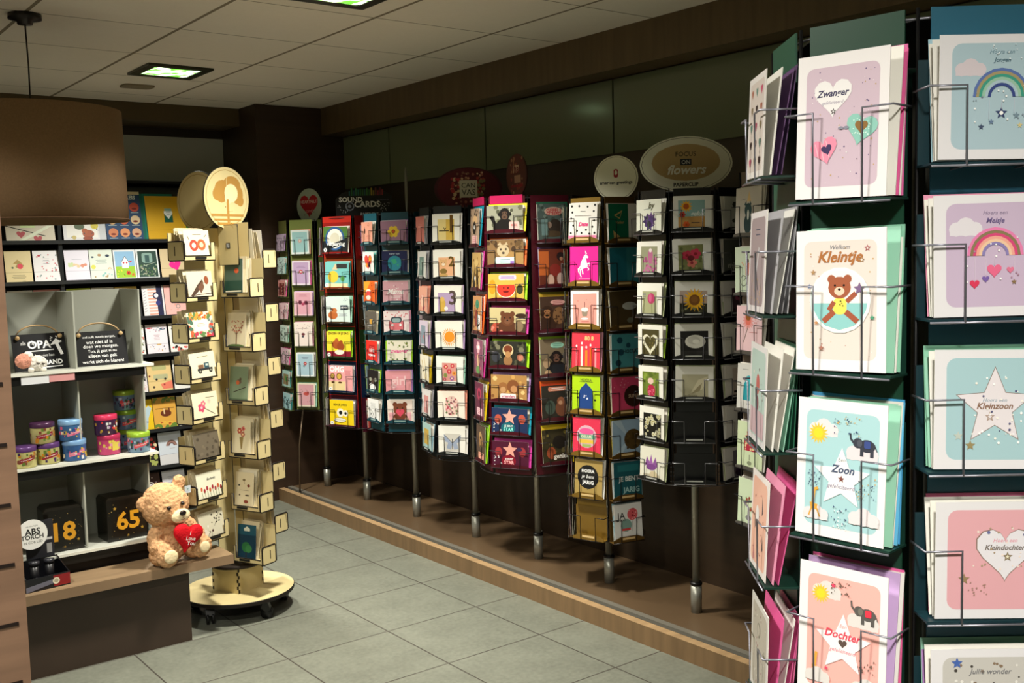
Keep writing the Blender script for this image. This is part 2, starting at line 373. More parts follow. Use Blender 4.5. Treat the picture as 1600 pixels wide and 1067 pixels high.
# slate signs with rope
def slate(name, loc, w, h, art, label, rz=0, tilt=rad(-12)):
    t = thing(name, label, 'sign', loc, rz, 'black slate signs on the top grey shelf')
    M = Matrix.Rotation(tilt, 4, 'X')
    m = MB(); m.box(-w / 2, 0, 0, w / 2, .007, h, '17171a', M=M); draw(m, art, w, h, M=M); m.build('board', M_PRINT, t)
    for sx in (-1, 1):
        m = MB(); m.ball((sx * w * .40, -.006, h * .90), .009, 'c9a878', n=10, M=M); m.build('rope_knot', M_PAINT, t)
    m = MB(); m.tube([(w * .40 * cos(a), .011, h * .93 + (.045) * sin(a)) for a in [pi * k / 12 for k in range(13)]], .0035, 'b89a70', M=M)
    m.build('rope', M_PAINT, t)
slate('slate_sign', (1.005, 4.345, 1.149), .20, .145, 't 30 26 30 EEE als_mijn;T 50 30 44 FFF OPA;l 24 48 76 46 2 EEE;t 58 60 36 DDD het_niet_kan;T 62 80 56 FFF NIEMAND;l 24 94 90 92 2 EEE;p FFF 70 34 82 16 92 26 86 30 94 60 88 62 80 32;d 10 4 70 6 96 30 1.2 FFF', 'black slate sign with OPA lettering, rope handle and hammer drawing', rad(4))
slate('slate_sign', (1.232, 4.335, 1.149), .205, .14, 't 48 17 62 FFF wel_zulk_moois_zorgen,;t 48 31 50 FFF wat_niet_af_is;t 50 45 66 FFF doen_we_morgen.;t 52 59 54 FFF Ton,_jij_gaat_in_nu;t 52 73 54 FFF alleen_van_gek;t 52 88 78 FFF werkt_zich_de_blaren!', 'black slate sign with six lines of white lettering and rope handle', rad(-3))
# plush on the shelf
t = thing('plush_toy', 'small white plush toy with peach round ball before the OPA sign', 'plush toy', (.975, 4.29, 1.149))
m = MB(); m.ball((0, 0, .032), .033, 'eae4da', sc=(1.1, .5, .95)); m.ball((-.032, 0, .058), .02, 'f2ece2', sc=(1, .6, 1.2))
for k in (-.025, .02): m.ball((k, -.006, .008), .011, 'f2ece2')
m.build('body', M_PLUSH, t)
m = MB(); m.ball((-.05, -.004, .045), .030, 'e6a08a', sc=(1.05, .5, 1)); m.build('face_ball', M_PLUSH, t)
m = MB(); m.tube([(-.008, -.018, .036), (.004, -.020, .033)], .0015, '3a2a20'); m.tube([(.012, -.018, .033), (.024, -.015, .031)], .0015, '3a2a20'); m.build('closed_eyes', M_PAINT, t)

# tins
def tin(loc, body, lid, label, art, rz=0, w=.094, h=.078):
    t = thing('round_tin', label, 'tin', loc, rz, 'printed tins on the middle grey shelf')
    R_ = w * .47
    m = MB(); m.lathe([(.001, 0), (R_ - .002, 0), (R_, .002), (R_, h)], 28, body)
    for k, (u, v, r, c) in enumerate(art):   # printed patches that follow the curved side
        a = rad(-90 + u); hw = r; n = max(2, int(hw / 5))
        for j in range(n):
            a0, a1 = a + rad(-hw + 2 * hw * j / n), a + rad(-hw + 2 * hw * (j + 1) / n); zc = v * h + (h * .0030 * (j - n / 2) * hw / 5 if r > 20 else 0); q_ = 1 if r > 20 else sin(pi * (j + .5) / n); zr = (.10 if r > 38 else .018 if r == 34 else .2) * h if r > 20 else r * .016 * h * q_
            rr = R_ + .0004 + .0001 * (k % 3)
            m.add([(rr * cos(a0), rr * sin(a0), zc - zr), (rr * cos(a1), rr * sin(a1), zc - zr), (rr * cos(a1), rr * sin(a1), zc + zr), (rr * cos(a0), rr * sin(a0), zc + zr)], [(0, 1, 2, 3)], c)
    m.build('body', M_TIN, t)
    m = MB(); m.lathe([(R_ + .0012, h - .016), (R_ + .0016, h + .001), (R_ - .002, h + .0035), (.001, h + .003)], 28, lid); m.build('lid', M_TIN, t)
R_ = random.Random(5)
def patches(cs, n=16, band=None):
    o = [(R_.uniform(-85, 85), R_.uniform(.12, .72), R_.uniform(3, 8), R_.choice(cs)) for _ in range(int(n * 1.8))]
    return o + ([(0, .42, 42, band), (-2, .42, 34, 'f0d8d8')] if band else [])
Z2 = .7835
yel = lambda: patches(['8a4a3a', '4a3060', 'd8902a', '6a8a3a'], 16, 'a02838')
blu = lambda: patches(['f0f0f0', '2a5a98', 'f0c840', 'e06090'], 16, 'f08aa8')
grn = lambda: patches(['2a3a5a', 'e84a58', '3a5a40', 'c0d8e8', '58406a'], 16, 'e8606a')
tin((.908, 4.30, Z2), 'd8cf8a', '5c3a70', 'cream tin with purple lid, leftmost on the middle shelf', yel())
tin((1.000, 4.325, Z2), 'd8cf8a', '5c3a70', 'cream tin with purple lid, lower one right of the leftmost tin', yel())
tin((.985, 4.325, Z2 + .082), 'd8cf8a', '4a2a48', 'cream tin with purple lid stacked on another cream tin', yel())
tin((1.098, 4.318, Z2), '3c68a8', '7fa8d4', 'blue tin with pale blue lid, lower of the blue pair', blu())
tin((1.088, 4.320, Z2 + .082), '4678b4', '8ab4dc', 'blue tin with pale blue lid, stacked on the other blue tin', blu(), rz=.2)
tin((1.240, 4.345, Z2), 'd84a80', 'b83058', 'pink tin with red lid beneath the purple speech-balloon tin', patches(['f0d860', 'a02860', 'f0a0b8'], 12) + [(25, .45, 24, 'f0d860')])
tin((1.232, 4.345, Z2 + .082), '4a2850', 'd83a60', 'purple tin with red lid, stacked on the pink tin', patches(['f0f0f0', 'e84a48', 'c8a040', '9050a0'], 14))
tin((1.345, 4.425, Z2), '6a88a8', '8ab030', 'grey blue tin at the bottom behind the front green-lidded tin', grn())
tin((1.343, 4.425, Z2 + .082), '6a88a8', '8ab030', 'grey blue tin with green lid, middle of the three high stack', grn())
tin((1.337, 4.425, Z2 + .164), '6a88a8', '9ab838', 'grey blue tin with green lid, topmost of the three high stack', grn())
tin((1.350, 4.312, Z2), '7a98b4', '98bc38', 'grey blue tin with green lid standing alone in front', grn())

# birthday gift boxes
def gift(loc, rz, num, w, h, d, label, sd):
    t = thing('gift_box', label, 'box', loc, rz, 'black gift boxes on the lowest grey shelf')
    m = MB(); m.box(-w / 2, 0, 0, w / 2, d, h, '14110d')
    draw(m, f'd 26 {sd} 4 4 96 96 1.1 C9A860 8A7440 5c5030;s 20 20 5 B89038;s 86 76 5 A8842E;s 50 90 4 8A6A2A;T 52 52 58 D89A28 {num}', w, h)
    Ms = Matrix.Rotation(pi / 2, 4, 'Z') @ Matrix.Translation((0, w / 2 + .0002, 0))
    m.build('carton', M_GLOSS, t)
    m = MB(); m.prism([(-w / 2, 0), (w / 2, 0), (w / 2 - .01, .012), (-w / 2 + .01, .012)], 0.002, d - .002, '1d1914', M=TR(0, 0, h)); m.build('box_lid', M_GLOSS, t)
gift((1.036, 4.30, .4255), rad(-2), '18', .145, .165, .12, 'black glossy gift box with gold number 18', 3)
gift((1.285, 4.305, .4255), rad(3), '65', .165, .168, .12, 'black glossy gift box with gold number 65, partly behind the bear', 8)

# torch counter display
t = thing('torch_display', 'black counter display tray for torches with round white header', 'display box', (.945, 4.125, .339), rad(6))
m = MB(); m.box(-.10, 0, 0, .062, .004, .05, '15151c'); m.box(-.10, .124, 0, .062, .128, .09, '101014'); m.box(-.10, .004, 0, .062, .124, .004, '101014')
for x in (-.10, .058): m.prism([(0.004, .0), (.124, .0), (.124, .09), (.004, .05)], x, x + .004, '0e0e12', M=Matrix.Rotation(pi / 2, 4, 'Z') @ Matrix.Scale(-1, 4, (0, 1, 0)))
draw(m, 'p 6a6a7a 0 60 62 34 62 66 0 100;r 62 8 100 92 8a1c22;o 68 50 8 E8E0C8;o 68 50 5 B0A890', .162, .05, M=TR(-.019, 0, 0)); m.build('tray', M_GLOSS, t)
m = MB(); m.box(-.05, .129, .0, .055, .132, .235, '2a2a30'); draw(m, 'r 70 30 95 34 DDD;r 74 40 92 56 AAA', .105, .235, M=TR(.002, .129, 0)); hd = m.build('header_card', M_PRINT, t)
m = MB(); m.prism([(p[0], p[1] + .19) for p in circ(32, .058)], .112, .114, 'f0f0ec', M=TR(-.03, 0, 0)); draw(m, 't 50 22 40 999 see_the_light;T 52 40 50 222 ABS;T 50 58 72 222 TORCH;t 52 76 60 555 IN_COB_LED', .116, .116, M=TR(-.03, .112, .132)); m.build('round_sign', M_PRINT, hd)
for k in range(2):
    m = MB(); m.tube([(-.05 + .055 * k, .05, .008), (-.048 + .055 * k, .055, .085)], .016, '16161a', n=14); m.tube([(-.048 + .055 * k, .055, .085), (-.0475 + .055 * k, .056, .10)], .019, '22222a', n=14)
    tag(m.build('pocket_torch', M_PLAST, M=TR(.945, 4.125, .339, rad(6))), ['black pocket torch in the display tray, beside the tray wall', 'black pocket torch in the display tray, nearest the red printed end'][k], 'torch', 'torches in the display tray')

# ------------------------------------------------------------ teddy bear
BX, BY, BZ = 1.408, 4.146, .339
bear = thing('teddy_bear', 'curly beige teddy bear sitting on the bench holding a red heart', 'teddy bear', (BX, BY, BZ), rad(6))
K = .0024   # metres per unit; units taken from the bear's proportions
clouds = bpy.data.textures.new('curly_fur', 'CLOUDS'); clouds.noise_scale = .011; clouds.noise_depth = 1
def plush(name, balls, col, parent, vox=.0042, disp=.0075, mat=None, M=None):
    m = MB()
    for c, r, sc, rot in balls:
        T = Matrix.Translation(c) @ Matrix.Rotation(rad(rot), 4, 'Y')
        m.ball((0, 0, 0), r, col, n=20, M=T, sc=sc)
    o = m.build(name, mat or M_PLUSH, parent, M)
    md = o.modifiers.new('merge', 'REMESH'); md.mode = 'VOXEL'; md.voxel_size = vox; md.use_smooth_shade = True
    sm = o.modifiers.new('soft', 'SMOOTH'); sm.factor = .6; sm.iterations = 4
    if disp: d = o.modifiers.new('curls', 'DISPLACE'); d.texture = clouds; d.strength = disp; d.mid_level = .5; d.texture_coords = 'LOCAL'
    return o
M_BEAR = nmat('bear_fur', .95, attr=False, col='d4a478', noise=((70, 70, 70), .22, 4), bump=1.0, spec=.1)
M_PAD = nmat('bear_pad', .95, attr=False, col='f2dcb0', noise=((60, 60, 60), .08, 3), bump=.3, spec=.1)
HX, HZ = -.020, .236   # head centre
plush('body', [
    ((0, .01, .085), .074, (1.0, .8, 1.15), 0), ((0, 0, .140), .056, (1.05, .85, 1), 0), ((-.006, -.002, .178), .042, (1, 1, 1), 0),
    ((HX, -.005, HZ), .088, (1.10, .90, .92), -12), ((HX - .014, .0, HZ + .030), .072, (1.08, .95, .92), -12),
    ((HX - .090, .004, HZ + .022), .028, (1, .6, 1.1), 0), ((HX + .066, .004, HZ + .086), .028, (1, .6, 1.1), 0),
    ((HX + .020, -.070, HZ - .026), .032, (1.15, .8, .85), -8),
    ((-.072, -.01, .125), .036, (.85, .9, 1.3), 22), ((-.078, -.028, .085), .033, (1, 1, 1.1), 0), ((-.060, -.05, .080), .028, (1.1, 1, 1), 0),
    ((.072, -.012, .138), .036, (.9, .9, 1.4), -38), ((.100, -.028, .100), .031, (1, 1, 1.1), 0), ((.08, -.052, .085), .026, (1.1, 1, 1), 0),
    ((-.060, -.02, .040), .042, (1, 1.3, .9), 0), ((-.052, -.070, .050), .047, (1.02, .55, 1.06), 0),
    ((.082, -.015, .040), .040, (1, 1.3, .9), 0), ((.100, -.056, .056), .044, (1.05, .58, 1.08), 0)], 'd8aa7c', bear, mat=M_BEAR)
def bp(name, balls, mat, disp=0, vox=.003): return plush(name, balls, 'fff', bear, vox, disp, mat)
bp('muzzle', [((HX + .022, -.092, HZ - .030), .030, (1.35, .5, .95), -8)], M_PAD, .002)
bp('foot_pad', [((-.050, -.096, .050), .029, (1.05, .25, 1.0), 0)], M_PAD, .001)
bp('foot_pad', [((.103, -.082, .056), .025, (.95, .25, 1.0), 0)], M_PAD, .001)
M_BLK = nmat('bear_eye', .15, attr=False, col='1a0f0c')
for x, z in ((-.022, .008), (.036, .018)):
    m = MB(); m.ball((HX + x, -.0835, HZ + z), .0085, '1a0f0c'); m.build('eye', M_BLK, bear)
m = MB(); m.ball((HX + .024, -.1075, HZ - .016), .0125, '241512', sc=(1.15, .6, .85)); m.build('nose', M_BLK, bear)
m = MB(); m.tube([(HX + .024, -.1065, HZ - .028), (HX + .024, -.1065, HZ - .038)], .001, '7a4a3a'); m.tube([(HX + .006, -.1030, HZ - .040), (HX + .024, -.1065, HZ - .044), (HX + .042, -.1020, HZ - .036)], .001, '7a4a3a'); m.build('mouth', M_PAINT, bear)
# heart cushion held in the arms
def heart_cushion():
    m = MB(); P = heartp(.066, 36); n = len(P); rings = [(1.0, 0), (.97, .35), (.86, .68), (.65, .88), (.35, .98), (.02, 1.0)]
    vs = []
    for side in (-1, 1):
        for s_, d in rings: vs += [(p[0] * s_, side * d * .019, p[1] * s_) for p in P]
    fs = []; R = len(rings)
    for sd in range(2):
        for i in range(R - 1):
            for k in range(n):
                a = sd * R * n + i * n; f = (a + k, a + (k + 1) % n, a + n + (k + 1) % n, a + n + k); fs.append(f if sd == 0 else f[::-1])
    m.add(vs, fs, 'c0101c', sm=True)
    return m
HM = TR(.026, -.092, .120, rad(4), rad(4), rad(14))
t = thing('heart_cushion', 'red velour heart cushion with white lettering held by the bear', 'cushion', (BX, BY, BZ), rad(6))
o = heart_cushion().build('cushion', nmat('red_cushion', .8, attr=False, col='cf0f1e', noise=((150, 150, 150), .1, 2), bump=.3, spec=.2), t, HM)
m = MB(); draw(m, 't 46 18 3 FFF I;t 54 46 52 F4F0E8 Love;t 60 72 46 F4F0E8 You', .08, .075, M=TR(.000, -.0225, -.046), clampit=False); lo = m.build('lettering', M_PRINT, o)
m = MB(); m.box(-.013, 0, -.03, .013, .001, 0, 'c8d4dc'); draw(m, 'o 50 45 14 8aa;w 50 70 60 2 889', .026, .03, M=TR(0, 0, -.03)); m.build('ear_label', M_PRINT, bear, TR(HX + .100, -.002, HZ + .066))
m = MB(); m.box(-.013, 0, -.05, .013, .001, 0, 'e6e0d0'); m.tube([(0, 0, 0), (-.012, .004, .02)], .0008, 'ddd'); m.build('swing_tag', M_PRINT, bear, TR(.138, -.045, .108, 0, 0, rad(40)))
# ------------------------------------------------------------ wire spinner racks and the cards in them
ORD = ['top', 'second', 'third', 'fourth', 'fifth', 'sixth', 'seventh', 'eighth']
SPARE = MB()
_pk = {}
def pocket_meshes(cw, ch, d, pc, lip, strip, wc):
    k = (cw, ch, d, pc, lip, strip, wc)
    if k not in _pk:
        w = cw / 2 + .008
        m = MB(); m.box(-w, -d, -.005, w, -.001, -.002, pc)
        m.box(-w, -.0055, -.002, w, -.0045, ch * .86, pc)
        if lip:
            m.prism([(-w, -.006), (w, -.006), (w, lip * .35), (w * .55, lip), (-w * .55, lip), (-w, lip * .35)], -d - .0015, -d, pc)
            if strip: m.box(-cw * .22, -d - .0025, lip * .30, cw * .22, -d - .0016, lip * .72, strip)
        a = m.mesh('pocket', M_PLAST)
        m = MB(); zm = ch * .60; xi = cw * .27; y = -d - .0035; r = .0020
        if d > .04: r = .0016
        for s in (-1, 1):
            m.tube([(s * (w + .004), -.002, zm), (s * (w + .004), y, zm), (s * xi, y, zm), (s * xi, y, -.006), (s * xi, -.002, -.008)], r, wc, n=5)
        m.tube([(-w, y + .001, -.0065), (w, y + .001, -.0065)], r, wc, n=5)
        b = m.mesh('wire_guard', M_WIRE)
        _pk[k] = (a, b)
    return _pk[k]

class Rack:
    def __init__(s, name, label, nick, cx, cy, n, ap, a0, ztop, zbot, panel, d=.030, lip=0, strip=None, wc='2e2d30', zfoot=.078, gap=.016, big=0):
        s.cx, s.cy, s.n, s.ap, s.d, s.lip, s.strip, s.wc, s.nick, s.panel = cx, cy, n, ap, d, lip, strip, wc, nick, panel
        s.base = math.atan2(-cy, -cx) if a0 is None else a0
        s.big = big; s.t = thing('spinner_rack', label, 'card rack', (cx, cy, zfoot), 0, None); s.zf = zfoot
        m = MB(); m.tube([(0, 0, .02), (0, 0, ztop - zfoot - .05)], .0155, '8b8b80', n=16); m.build('pole', M_METAL, s.t)
        m = MB(); m.tube([(0, 0, 0), (0, 0, .115)], .0225, 'a2a298', n=18); sl = m.build('base_sleeve', M_METAL, s.t)
        m = MB(); m.tube([(0, 0, .116), (0, 0, .126)], .0245, '1c1c1c', n=18); m.tube([(.02, 0, .121), (.034, .012, .127)], .004, '99988c'); m.build('clamp_collar', M_METAL, s.t)
        s.gap = gap; s.side = 2 * ap * math.tan(pi / n); s.ztop, s.zbot = ztop, zbot
    def faces(s, angs, cols):
        """angs: every face angle (degrees, relative to base); panels get the colour given per face"""
        s.angs = angs
        Rr = s.ap / cos(pi / s.n); hz = s.ztop - s.zf; bz = s.zbot - s.zf
        for i, a in enumerate(angs):
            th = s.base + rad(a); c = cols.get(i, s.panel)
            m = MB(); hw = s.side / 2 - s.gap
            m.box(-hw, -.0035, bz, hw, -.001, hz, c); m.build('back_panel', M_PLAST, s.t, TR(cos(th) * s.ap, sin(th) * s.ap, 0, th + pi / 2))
            tv = th + pi / s.n
            m = MB(); m.tube([(0, 0, bz - .004), (0, 0, hz)], .0026, '1d1d1f', n=6); m.build('upright', M_WIRE, s.t, TR(cos(tv) * Rr, sin(tv) * Rr, 0))
        for z, r in ((bz - .006, Rr), (bz - .006, s.ap * .8), (hz - .01, Rr - .02)):
            m = MB(); m.tube([(r * cos(s.base + rad(angs[0]) + 2 * pi * (k + .5) / 32), r * sin(s.base + rad(angs[0]) + 2 * pi * (k + .5) / 32), z) for k in range(32)], .0019, s.wc, n=5, close=True)
            m.build('wire_ring', M_WIRE, s.t)
        m = MB()
        for k in range(s.n):
            th = s.base + rad(angs[0]) + 2 * pi * (k + .5) / s.n; q = Rr
            m.tube([(.014 * cos(th), .014 * sin(th), bz - .006), (q * cos(th), q * sin(th), bz - .006)], .0016, s.wc, n=5)
        m.build('spokes', M_WIRE, s.t)
        m = MB(); m.prism(circ(s.n, s.ap * .98, None, s.base + rad(angs[0]) + pi / s.n), hz - .012, hz - .009, '141414', axis='z'); m.build('top_plate', M_PLAST, s.t)
    def column(s, ang, colname, z0, pitch, cw, ch, rows, u=0, pc=None, env=True, cardt=.0012, spare=2, stack=None, group=None, d=None, front_y=None):
        th = s.base + rad(ang); nx, ny = cos(th), sin(th); tx, ty = -ny, nx
        d = d or s.d; N = len(rows)
        for i, row in enumerate(rows):
            z = z0 - i * pitch; dsc, ev, art = row.split('|')
            p = pc[i % len(pc)] if isinstance(pc, list) else (pc or s.panel)
            a, b = pocket_meshes(cw, ch, d, p, s.lip, s.strip, s.wc)
            M = TR(nx * s.ap + tx * u, ny * s.ap + ty * u, z - s.zf, th + pi / 2)
            po = link('pocket', a, s.t, M); link('wire_guard', b, po)
            if isinstance(pc, list):
                m = MB(); m.box(-s.side / 2 + .012, -.0044, z - s.zf - pitch * .12, s.side / 2 - .012, -.0036, z - s.zf + pitch * .86, p); m.build('colour_panel', M_PLAST, s.t, TR(nx * s.ap, ny * s.ap, 0, th + pi / 2))
            if not dsc: continue
            W = M.copy(); W.translation = Vector((s.cx + nx * s.ap + tx * u, s.cy + ny * s.ap + ty * u, z))
            R = random.Random(int(abs(ang) * 7 + i * 31 + s.cy * 100))
            pos = (ORD[i] if i < N - 1 else 'bottom') + ' pocket'
            place = f'{pos}, {colname} of the {s.nick}'
            L_ = dsc + ', ' + place
            if len(L_.split()) > 16: print('LONG', L_)
            j = R.uniform(-.003, .003); tl = R.uniform(.5, 3.5); yaw = R.uniform(-1.2, 1.2)
            bg = 'EFEAE2'
            toks = art.split(';')[0].split()
            if toks and toks[0] == 'b': bg = toks[1]
            mm = sheet(cw, ch, cardt, bg, art, edge='E8E4DC')
            o = mm.build('greeting_card', M_PRINT, None, W @ TR(j, -d + .0022, .0005, 0, -rad(tl), rad(yaw)))
            tag(o, L_, 'card', group or ('greeting cards on the ' + s.nick))
            yy = -d + .0022 + cardt + .001
            st = stack[i] if stack else ([ev] if ev else [])
            for q, c in enumerate(st if env else []):
                c_, kind = (c[1:], 'card') if c.startswith('+') else (c, 'envelope')
                yy += (.0035 if d < .045 else .0075) if len(st) > 1 else .002
                e = MB(); e.box(-cw / 2 - .002 - s.big / 2, 0, 0, cw / 2 + .003 + s.big / 2, .0014, ch + (.004 + s.big if q == len(st) - 1 else R.uniform(-.002, .003)), c_)
                if kind == 'envelope': draw(e, f'p {c_} 0 0 50 30 100 0', cw, ch)
                tmax = math.degrees(math.asin(min(.99, max(.01, (-yy - .0055) / ch))))
                tt = min(tl + 1 + 3.2 * (q + 1), tmax * .96) if q < len(st) - 1 else max(tl, tmax * .92)
                eo = e.build('envelope' if kind == 'envelope' else 'greeting_card', M_PRINT, None, W @ TR(j + R.uniform(.002, .005) + s.big / 2, yy, .0005, 0, -rad(tt), rad(yaw * .5)))
                tag(eo, f'{CN.get(c, "pale")} {kind} {"directly " if q == 0 else ("rearmost " if q == len(st) - 1 else "midway ")}behind the card, {place}', kind, ('envelopes' if kind == 'envelope' else 'cards stacked') + ' on the ' + s.nick)
            for q in range(spare):
                c = R.choice(['F0ECE4', 'E4DED2', 'D8D2C8'] + ([ev] if ev else []))
                y2 = -d + .008 + .0035 * q + (.003 if st else 0)
                tm = math.asin(min(.99, max(.005, (-y2 - .0075) / ch)))
                SPARE.box(-cw / 2 + .001, 0, .0005, cw / 2 - .001, .0006, ch - R.uniform(-.003, .006), c, M=W @ TR(j + R.uniform(-.003, .007), y2, 0, 0, -tm * R.uniform(.5, .85)))
    def sign(s, u, z0, z1, wid, yaw, outline, col, edge, art, label, thick=.004, top=None):
        """header board on a short stem above the rack; yaw in degrees relative to the line of sight"""
        th = s.base + rad(yaw); tb = s.base + pi / 2
        h = z1 - z0
        pts = circ(40, wid / 2, h / 2) if outline == 'o' else [(-wid / 2, -h / 2), (wid / 2, -h / 2), (wid / 2, h / 2), (-wid / 2, h / 2)] if outline == 'r' else [(wid / 2 * a, h / 2 * b) for a, b in outline]
        m = MB(); m.prism([(a, b + h / 2) for a, b in pts], 0, thick, col, edge=edge); draw(m, art, wid, h, clampit=False)
        o = m.build('header_sign', M_PRINT, s.t, TR(-sin(s.base) * u, cos(s.base) * u, z0 - s.zf, th + pi / 2)); o['label'] = label
        m = MB(); m.tube([(0, 0, s.ztop - s.zf - .05), (-sin(s.base) * u, cos(s.base) * u, z0 - s.zf + .01)], .004, '222'); m.build('sign_stem', M_METAL, s.t)
CN = {}
for k, v in {'pink': 'E79AB8 F06AA8 E0609C D9A0B4 E878A8 F0A8C0', 'magenta': 'C83A90 D040A0', 'mint green': '9ACFB8 8FCBB0', 'blue': '4FA8E0 1E9CB8 2A8FB0', 'yellow': 'F0E020 F0D81E E8C81C', 'orange': 'F06A24 F07030', 'green': 'A8E020 98C828 A4CC3C', 'lilac': 'B890D0 C9A8D8 B080C0', 'white': 'EDEAE4 F0ECE4', 'grey green': 'B4BC90 A8B080', 'grey': 'B0AEB4 8C8A90', 'purple': '6A4A78 5A4068', 'red': 'D83A3A', 'pale blue': 'A8D0E0', 'cream': 'DCD2B0', 'dark green': '2A6A50', 'teal': '3A9A98 6AB8B0', 'olive': 'A0902A', 'salmon': 'F09A80'}.items():
    for q in v.split(): CN[q] = k
for k in list(CN): CN['+' + k] = CN[k]

FY = 3.0
# --- small green rack with the heart header
r = Rack('a', 'green card rack at the far end under the oval heart sign', 'heart-sign rack', 3.09, 6.05 - .01, 8, .225, None, 1.80, .615, '56602e', d=.027)
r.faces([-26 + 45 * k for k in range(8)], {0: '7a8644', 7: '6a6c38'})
r.column(-26, 'front column', 1.588, .1902, .122, .148, [
 'mint card with little wreath|EFA98C|b E4EDEA;q 8 8 92 92 5 9CC7C8;f 50 45 12 6 C9A8A0 E8D8C8;l 30 30 70 30 1.5 789',
 'lilac card with red knot|E0609C|b E9DCE8;q 8 6 92 94 5 C2A5C9;w 50 22 50 2 758;f 50 45 13 7 C04A58 EED;f 36 48 6 5 3a6a50 d88;f 64 48 6 5 3a6a50 d88',
 'pink card with plum flowers|C9A8D8|b E9C4CF;q 8 6 92 94 5 DDA5B4;f 34 45 13 6 6a2a40 2a1a20;f 66 46 13 6 7a3048 2a1a20;f 50 52 9 5 c05070 411;w 50 14 50 2 a56',
 'cream card with tiny birds|E79AB8|b F2E6E0;q 6 6 94 94 3 F0E2DA;d 14 3 12 8 88 30 2 9a5a50 688;e 50 50 10 7 6a3038;e 48 60 6 5 334;l 20 26 80 26 1.5 a88',
 'pale blue card with posy|B0AEB4|b E6EEF0;q 8 6 92 94 4 A9C6D4;f 50 46 11 6 b04048 e8b0a0;f 44 56 6 5 3a5a60 fff;w 50 20 40 2 668',
 'pink card with small fox|9ACFB8|b E4D8C4;q 8 6 92 94 3 CF9CA4;e 50 46 16 9 B85048;d 16 4 14 12 88 88 2 506a50 a34;e 60 40 5 5 8a3838'], env=True)
r.column(-71, 'left column', 1.612, .1432, .15, .102, [
 'lilac landscape card with dark figures|C9A8D8|b C3AEC6;d 20 1 10 20 90 95 4 4a3a50 6a5a70',
 'mint landscape card with grey drawing|6AB8B0|b BFD8D2;d 26 2 12 15 80 95 4 707a78 445',
 'red landscape card with brown print|E0609C|b C88A84;r 14 18 88 92 6a2a28;d 16 3 16 20 86 90 4 d8b098 8a4038',
 'pink landscape card with red print|D9A0B4|b DDBCC0;d 26 5 14 18 88 90 4 b04850 705060',
 'pale green card with dark leaves|9ACFB8|b BFD2C6;d 22 9 14 12 88 90 5 50685c 38483e',
 'pink landscape card with garland|E0609C|b D2B0BC;d 22 11 14 20 88 88 4 8a4058 507058',
 'mint landscape card with brown shapes|6AB8B0|b AACCC4;r 16 22 84 88 8a7a58;o 50 50 12 584',
 'blue landscape card with bottles|3A9A98|b A6CCD0;d 22 13 14 20 88 88 5 4a7a88 38585e'], env=True, u=.0)
r.sign(-.045, 1.785, 2.005, .215, -44, 'o', 'b9c6b8', '8a988a', 'h 50 46 37 C0202E;t 50 38 66 F0D8D0 HEARTFELT;i 52 64 30 F0A0A0 cards;d 10 3 30 60 70 78 2 402 511', 'pale oval sign with red heart and HEARTFELT lettering')

m = MB(); m.tube([(-.14, .02, .53), (-.200, -.025, .30), (-.215, -.035, .0)], .0055, '6a5a48', n=8); m.build('bent_stay', M_METAL, r.t)

# --- sound cards
r = Rack('b', 'multicoloured card rack under the black SOUND CARDS board', 'sound card rack', 3.09, 5.521, 6, .195, None, 1.80, .56, '2a1410', d=.030, gap=.010, lip=.004)
PC2 = ['9a1812', '8a3c18', '3c280c', '1e3a12', '0c2244', '4a0c24']
r.faces([-36 + 60 * k for k in range(6)], {0: 'c82a1c', 1: '7a1010'})
r.column(-36, 'front column', 1.590, .2035, .172, .150, [
 'green birthday card with white seal|EDEAE4|b 4E7A34;r 0 55 100 100 1a1c20;o 48 46 40 2C5C98;o 48 46 33 F2EFE6;o 48 46 20 D9D4C0;p 15181c 0 78 100 44 100 62 0 96;T 52 68 76 FFF verjaardag;o 8 90 7 EEE;o 8 90 2 333',
 'blue card with party-hat chick|3A9A98|b 79C3C0;p E8C69A 30 30 44 6 52 30;e 34 58 22 20 F0C840;p E88030 60 52 72 58 60 62;r 48 8 92 26 333;r 56 54 90 60 245;o 74 66 9 5ca050;r 4 84 96 100 f0e0b0;o 8 90 7 EEE;o 8 90 2 333',
 'pale card with orange monkey|9ACFB8|b D9EAE4;e 28 72 20 14 C06A34;e 34 54 12 9 C87840;o 26 50 5 8a4020;r 60 34 92 52 234;T 76 43 26 FFF HIEPER;w 70 66 40 3 99a;d 8 3 60 6 94 20 1.4 567;o 8 92 7 EEE;o 8 92 2 333',
 'yellow card with two squirrels|A8E020|b F0DC3C;r 0 78 100 100 8a1a30;e 40 52 18 15 B05828;e 58 60 16 14 9C4A22;o 42 36 8 B86030;o 60 44 8 a04a20;e 52 82 20 8 F0E8D8;T 50 9 86 403018 ZINGEN_OP_JE_DAG;o 8 92 7 EEE;o 8 92 2 333',
 'pink OMG card with glasses|B0AEB4|b EDA6A8;T 34 14 60 FFF OMG;r 0 62 70 100 E8D09A;o 16 42 10 6a4a20;o 16 42 7 D8B050;o 44 42 12 6a4a20;o 44 42 9 D8B050;w 80 20 28 4 C86070;e 18 66 7 3 503010;e 48 66 8 3 503010;o 8 92 7 EEE;o 8 92 2 333',
 'yellow monster card with round eyes|8C8A90|b F4D31A;T 44 20 56 3a3010 BEN_JE_JARIG;o 44 50 15 F4F0E0;o 44 50 15 F4F0E0;o 45 50 7 1a1a1a;o 66 52 11 F4F0E0;o 66 52 5 1a1a1a;e 42 80 26 9 3a2a10;e 42 79 25 7 F4F0E0;l 20 79 64 79 1 888;o 8 92 7 EEE;o 8 92 2 333'], pc=PC2, spare=2)
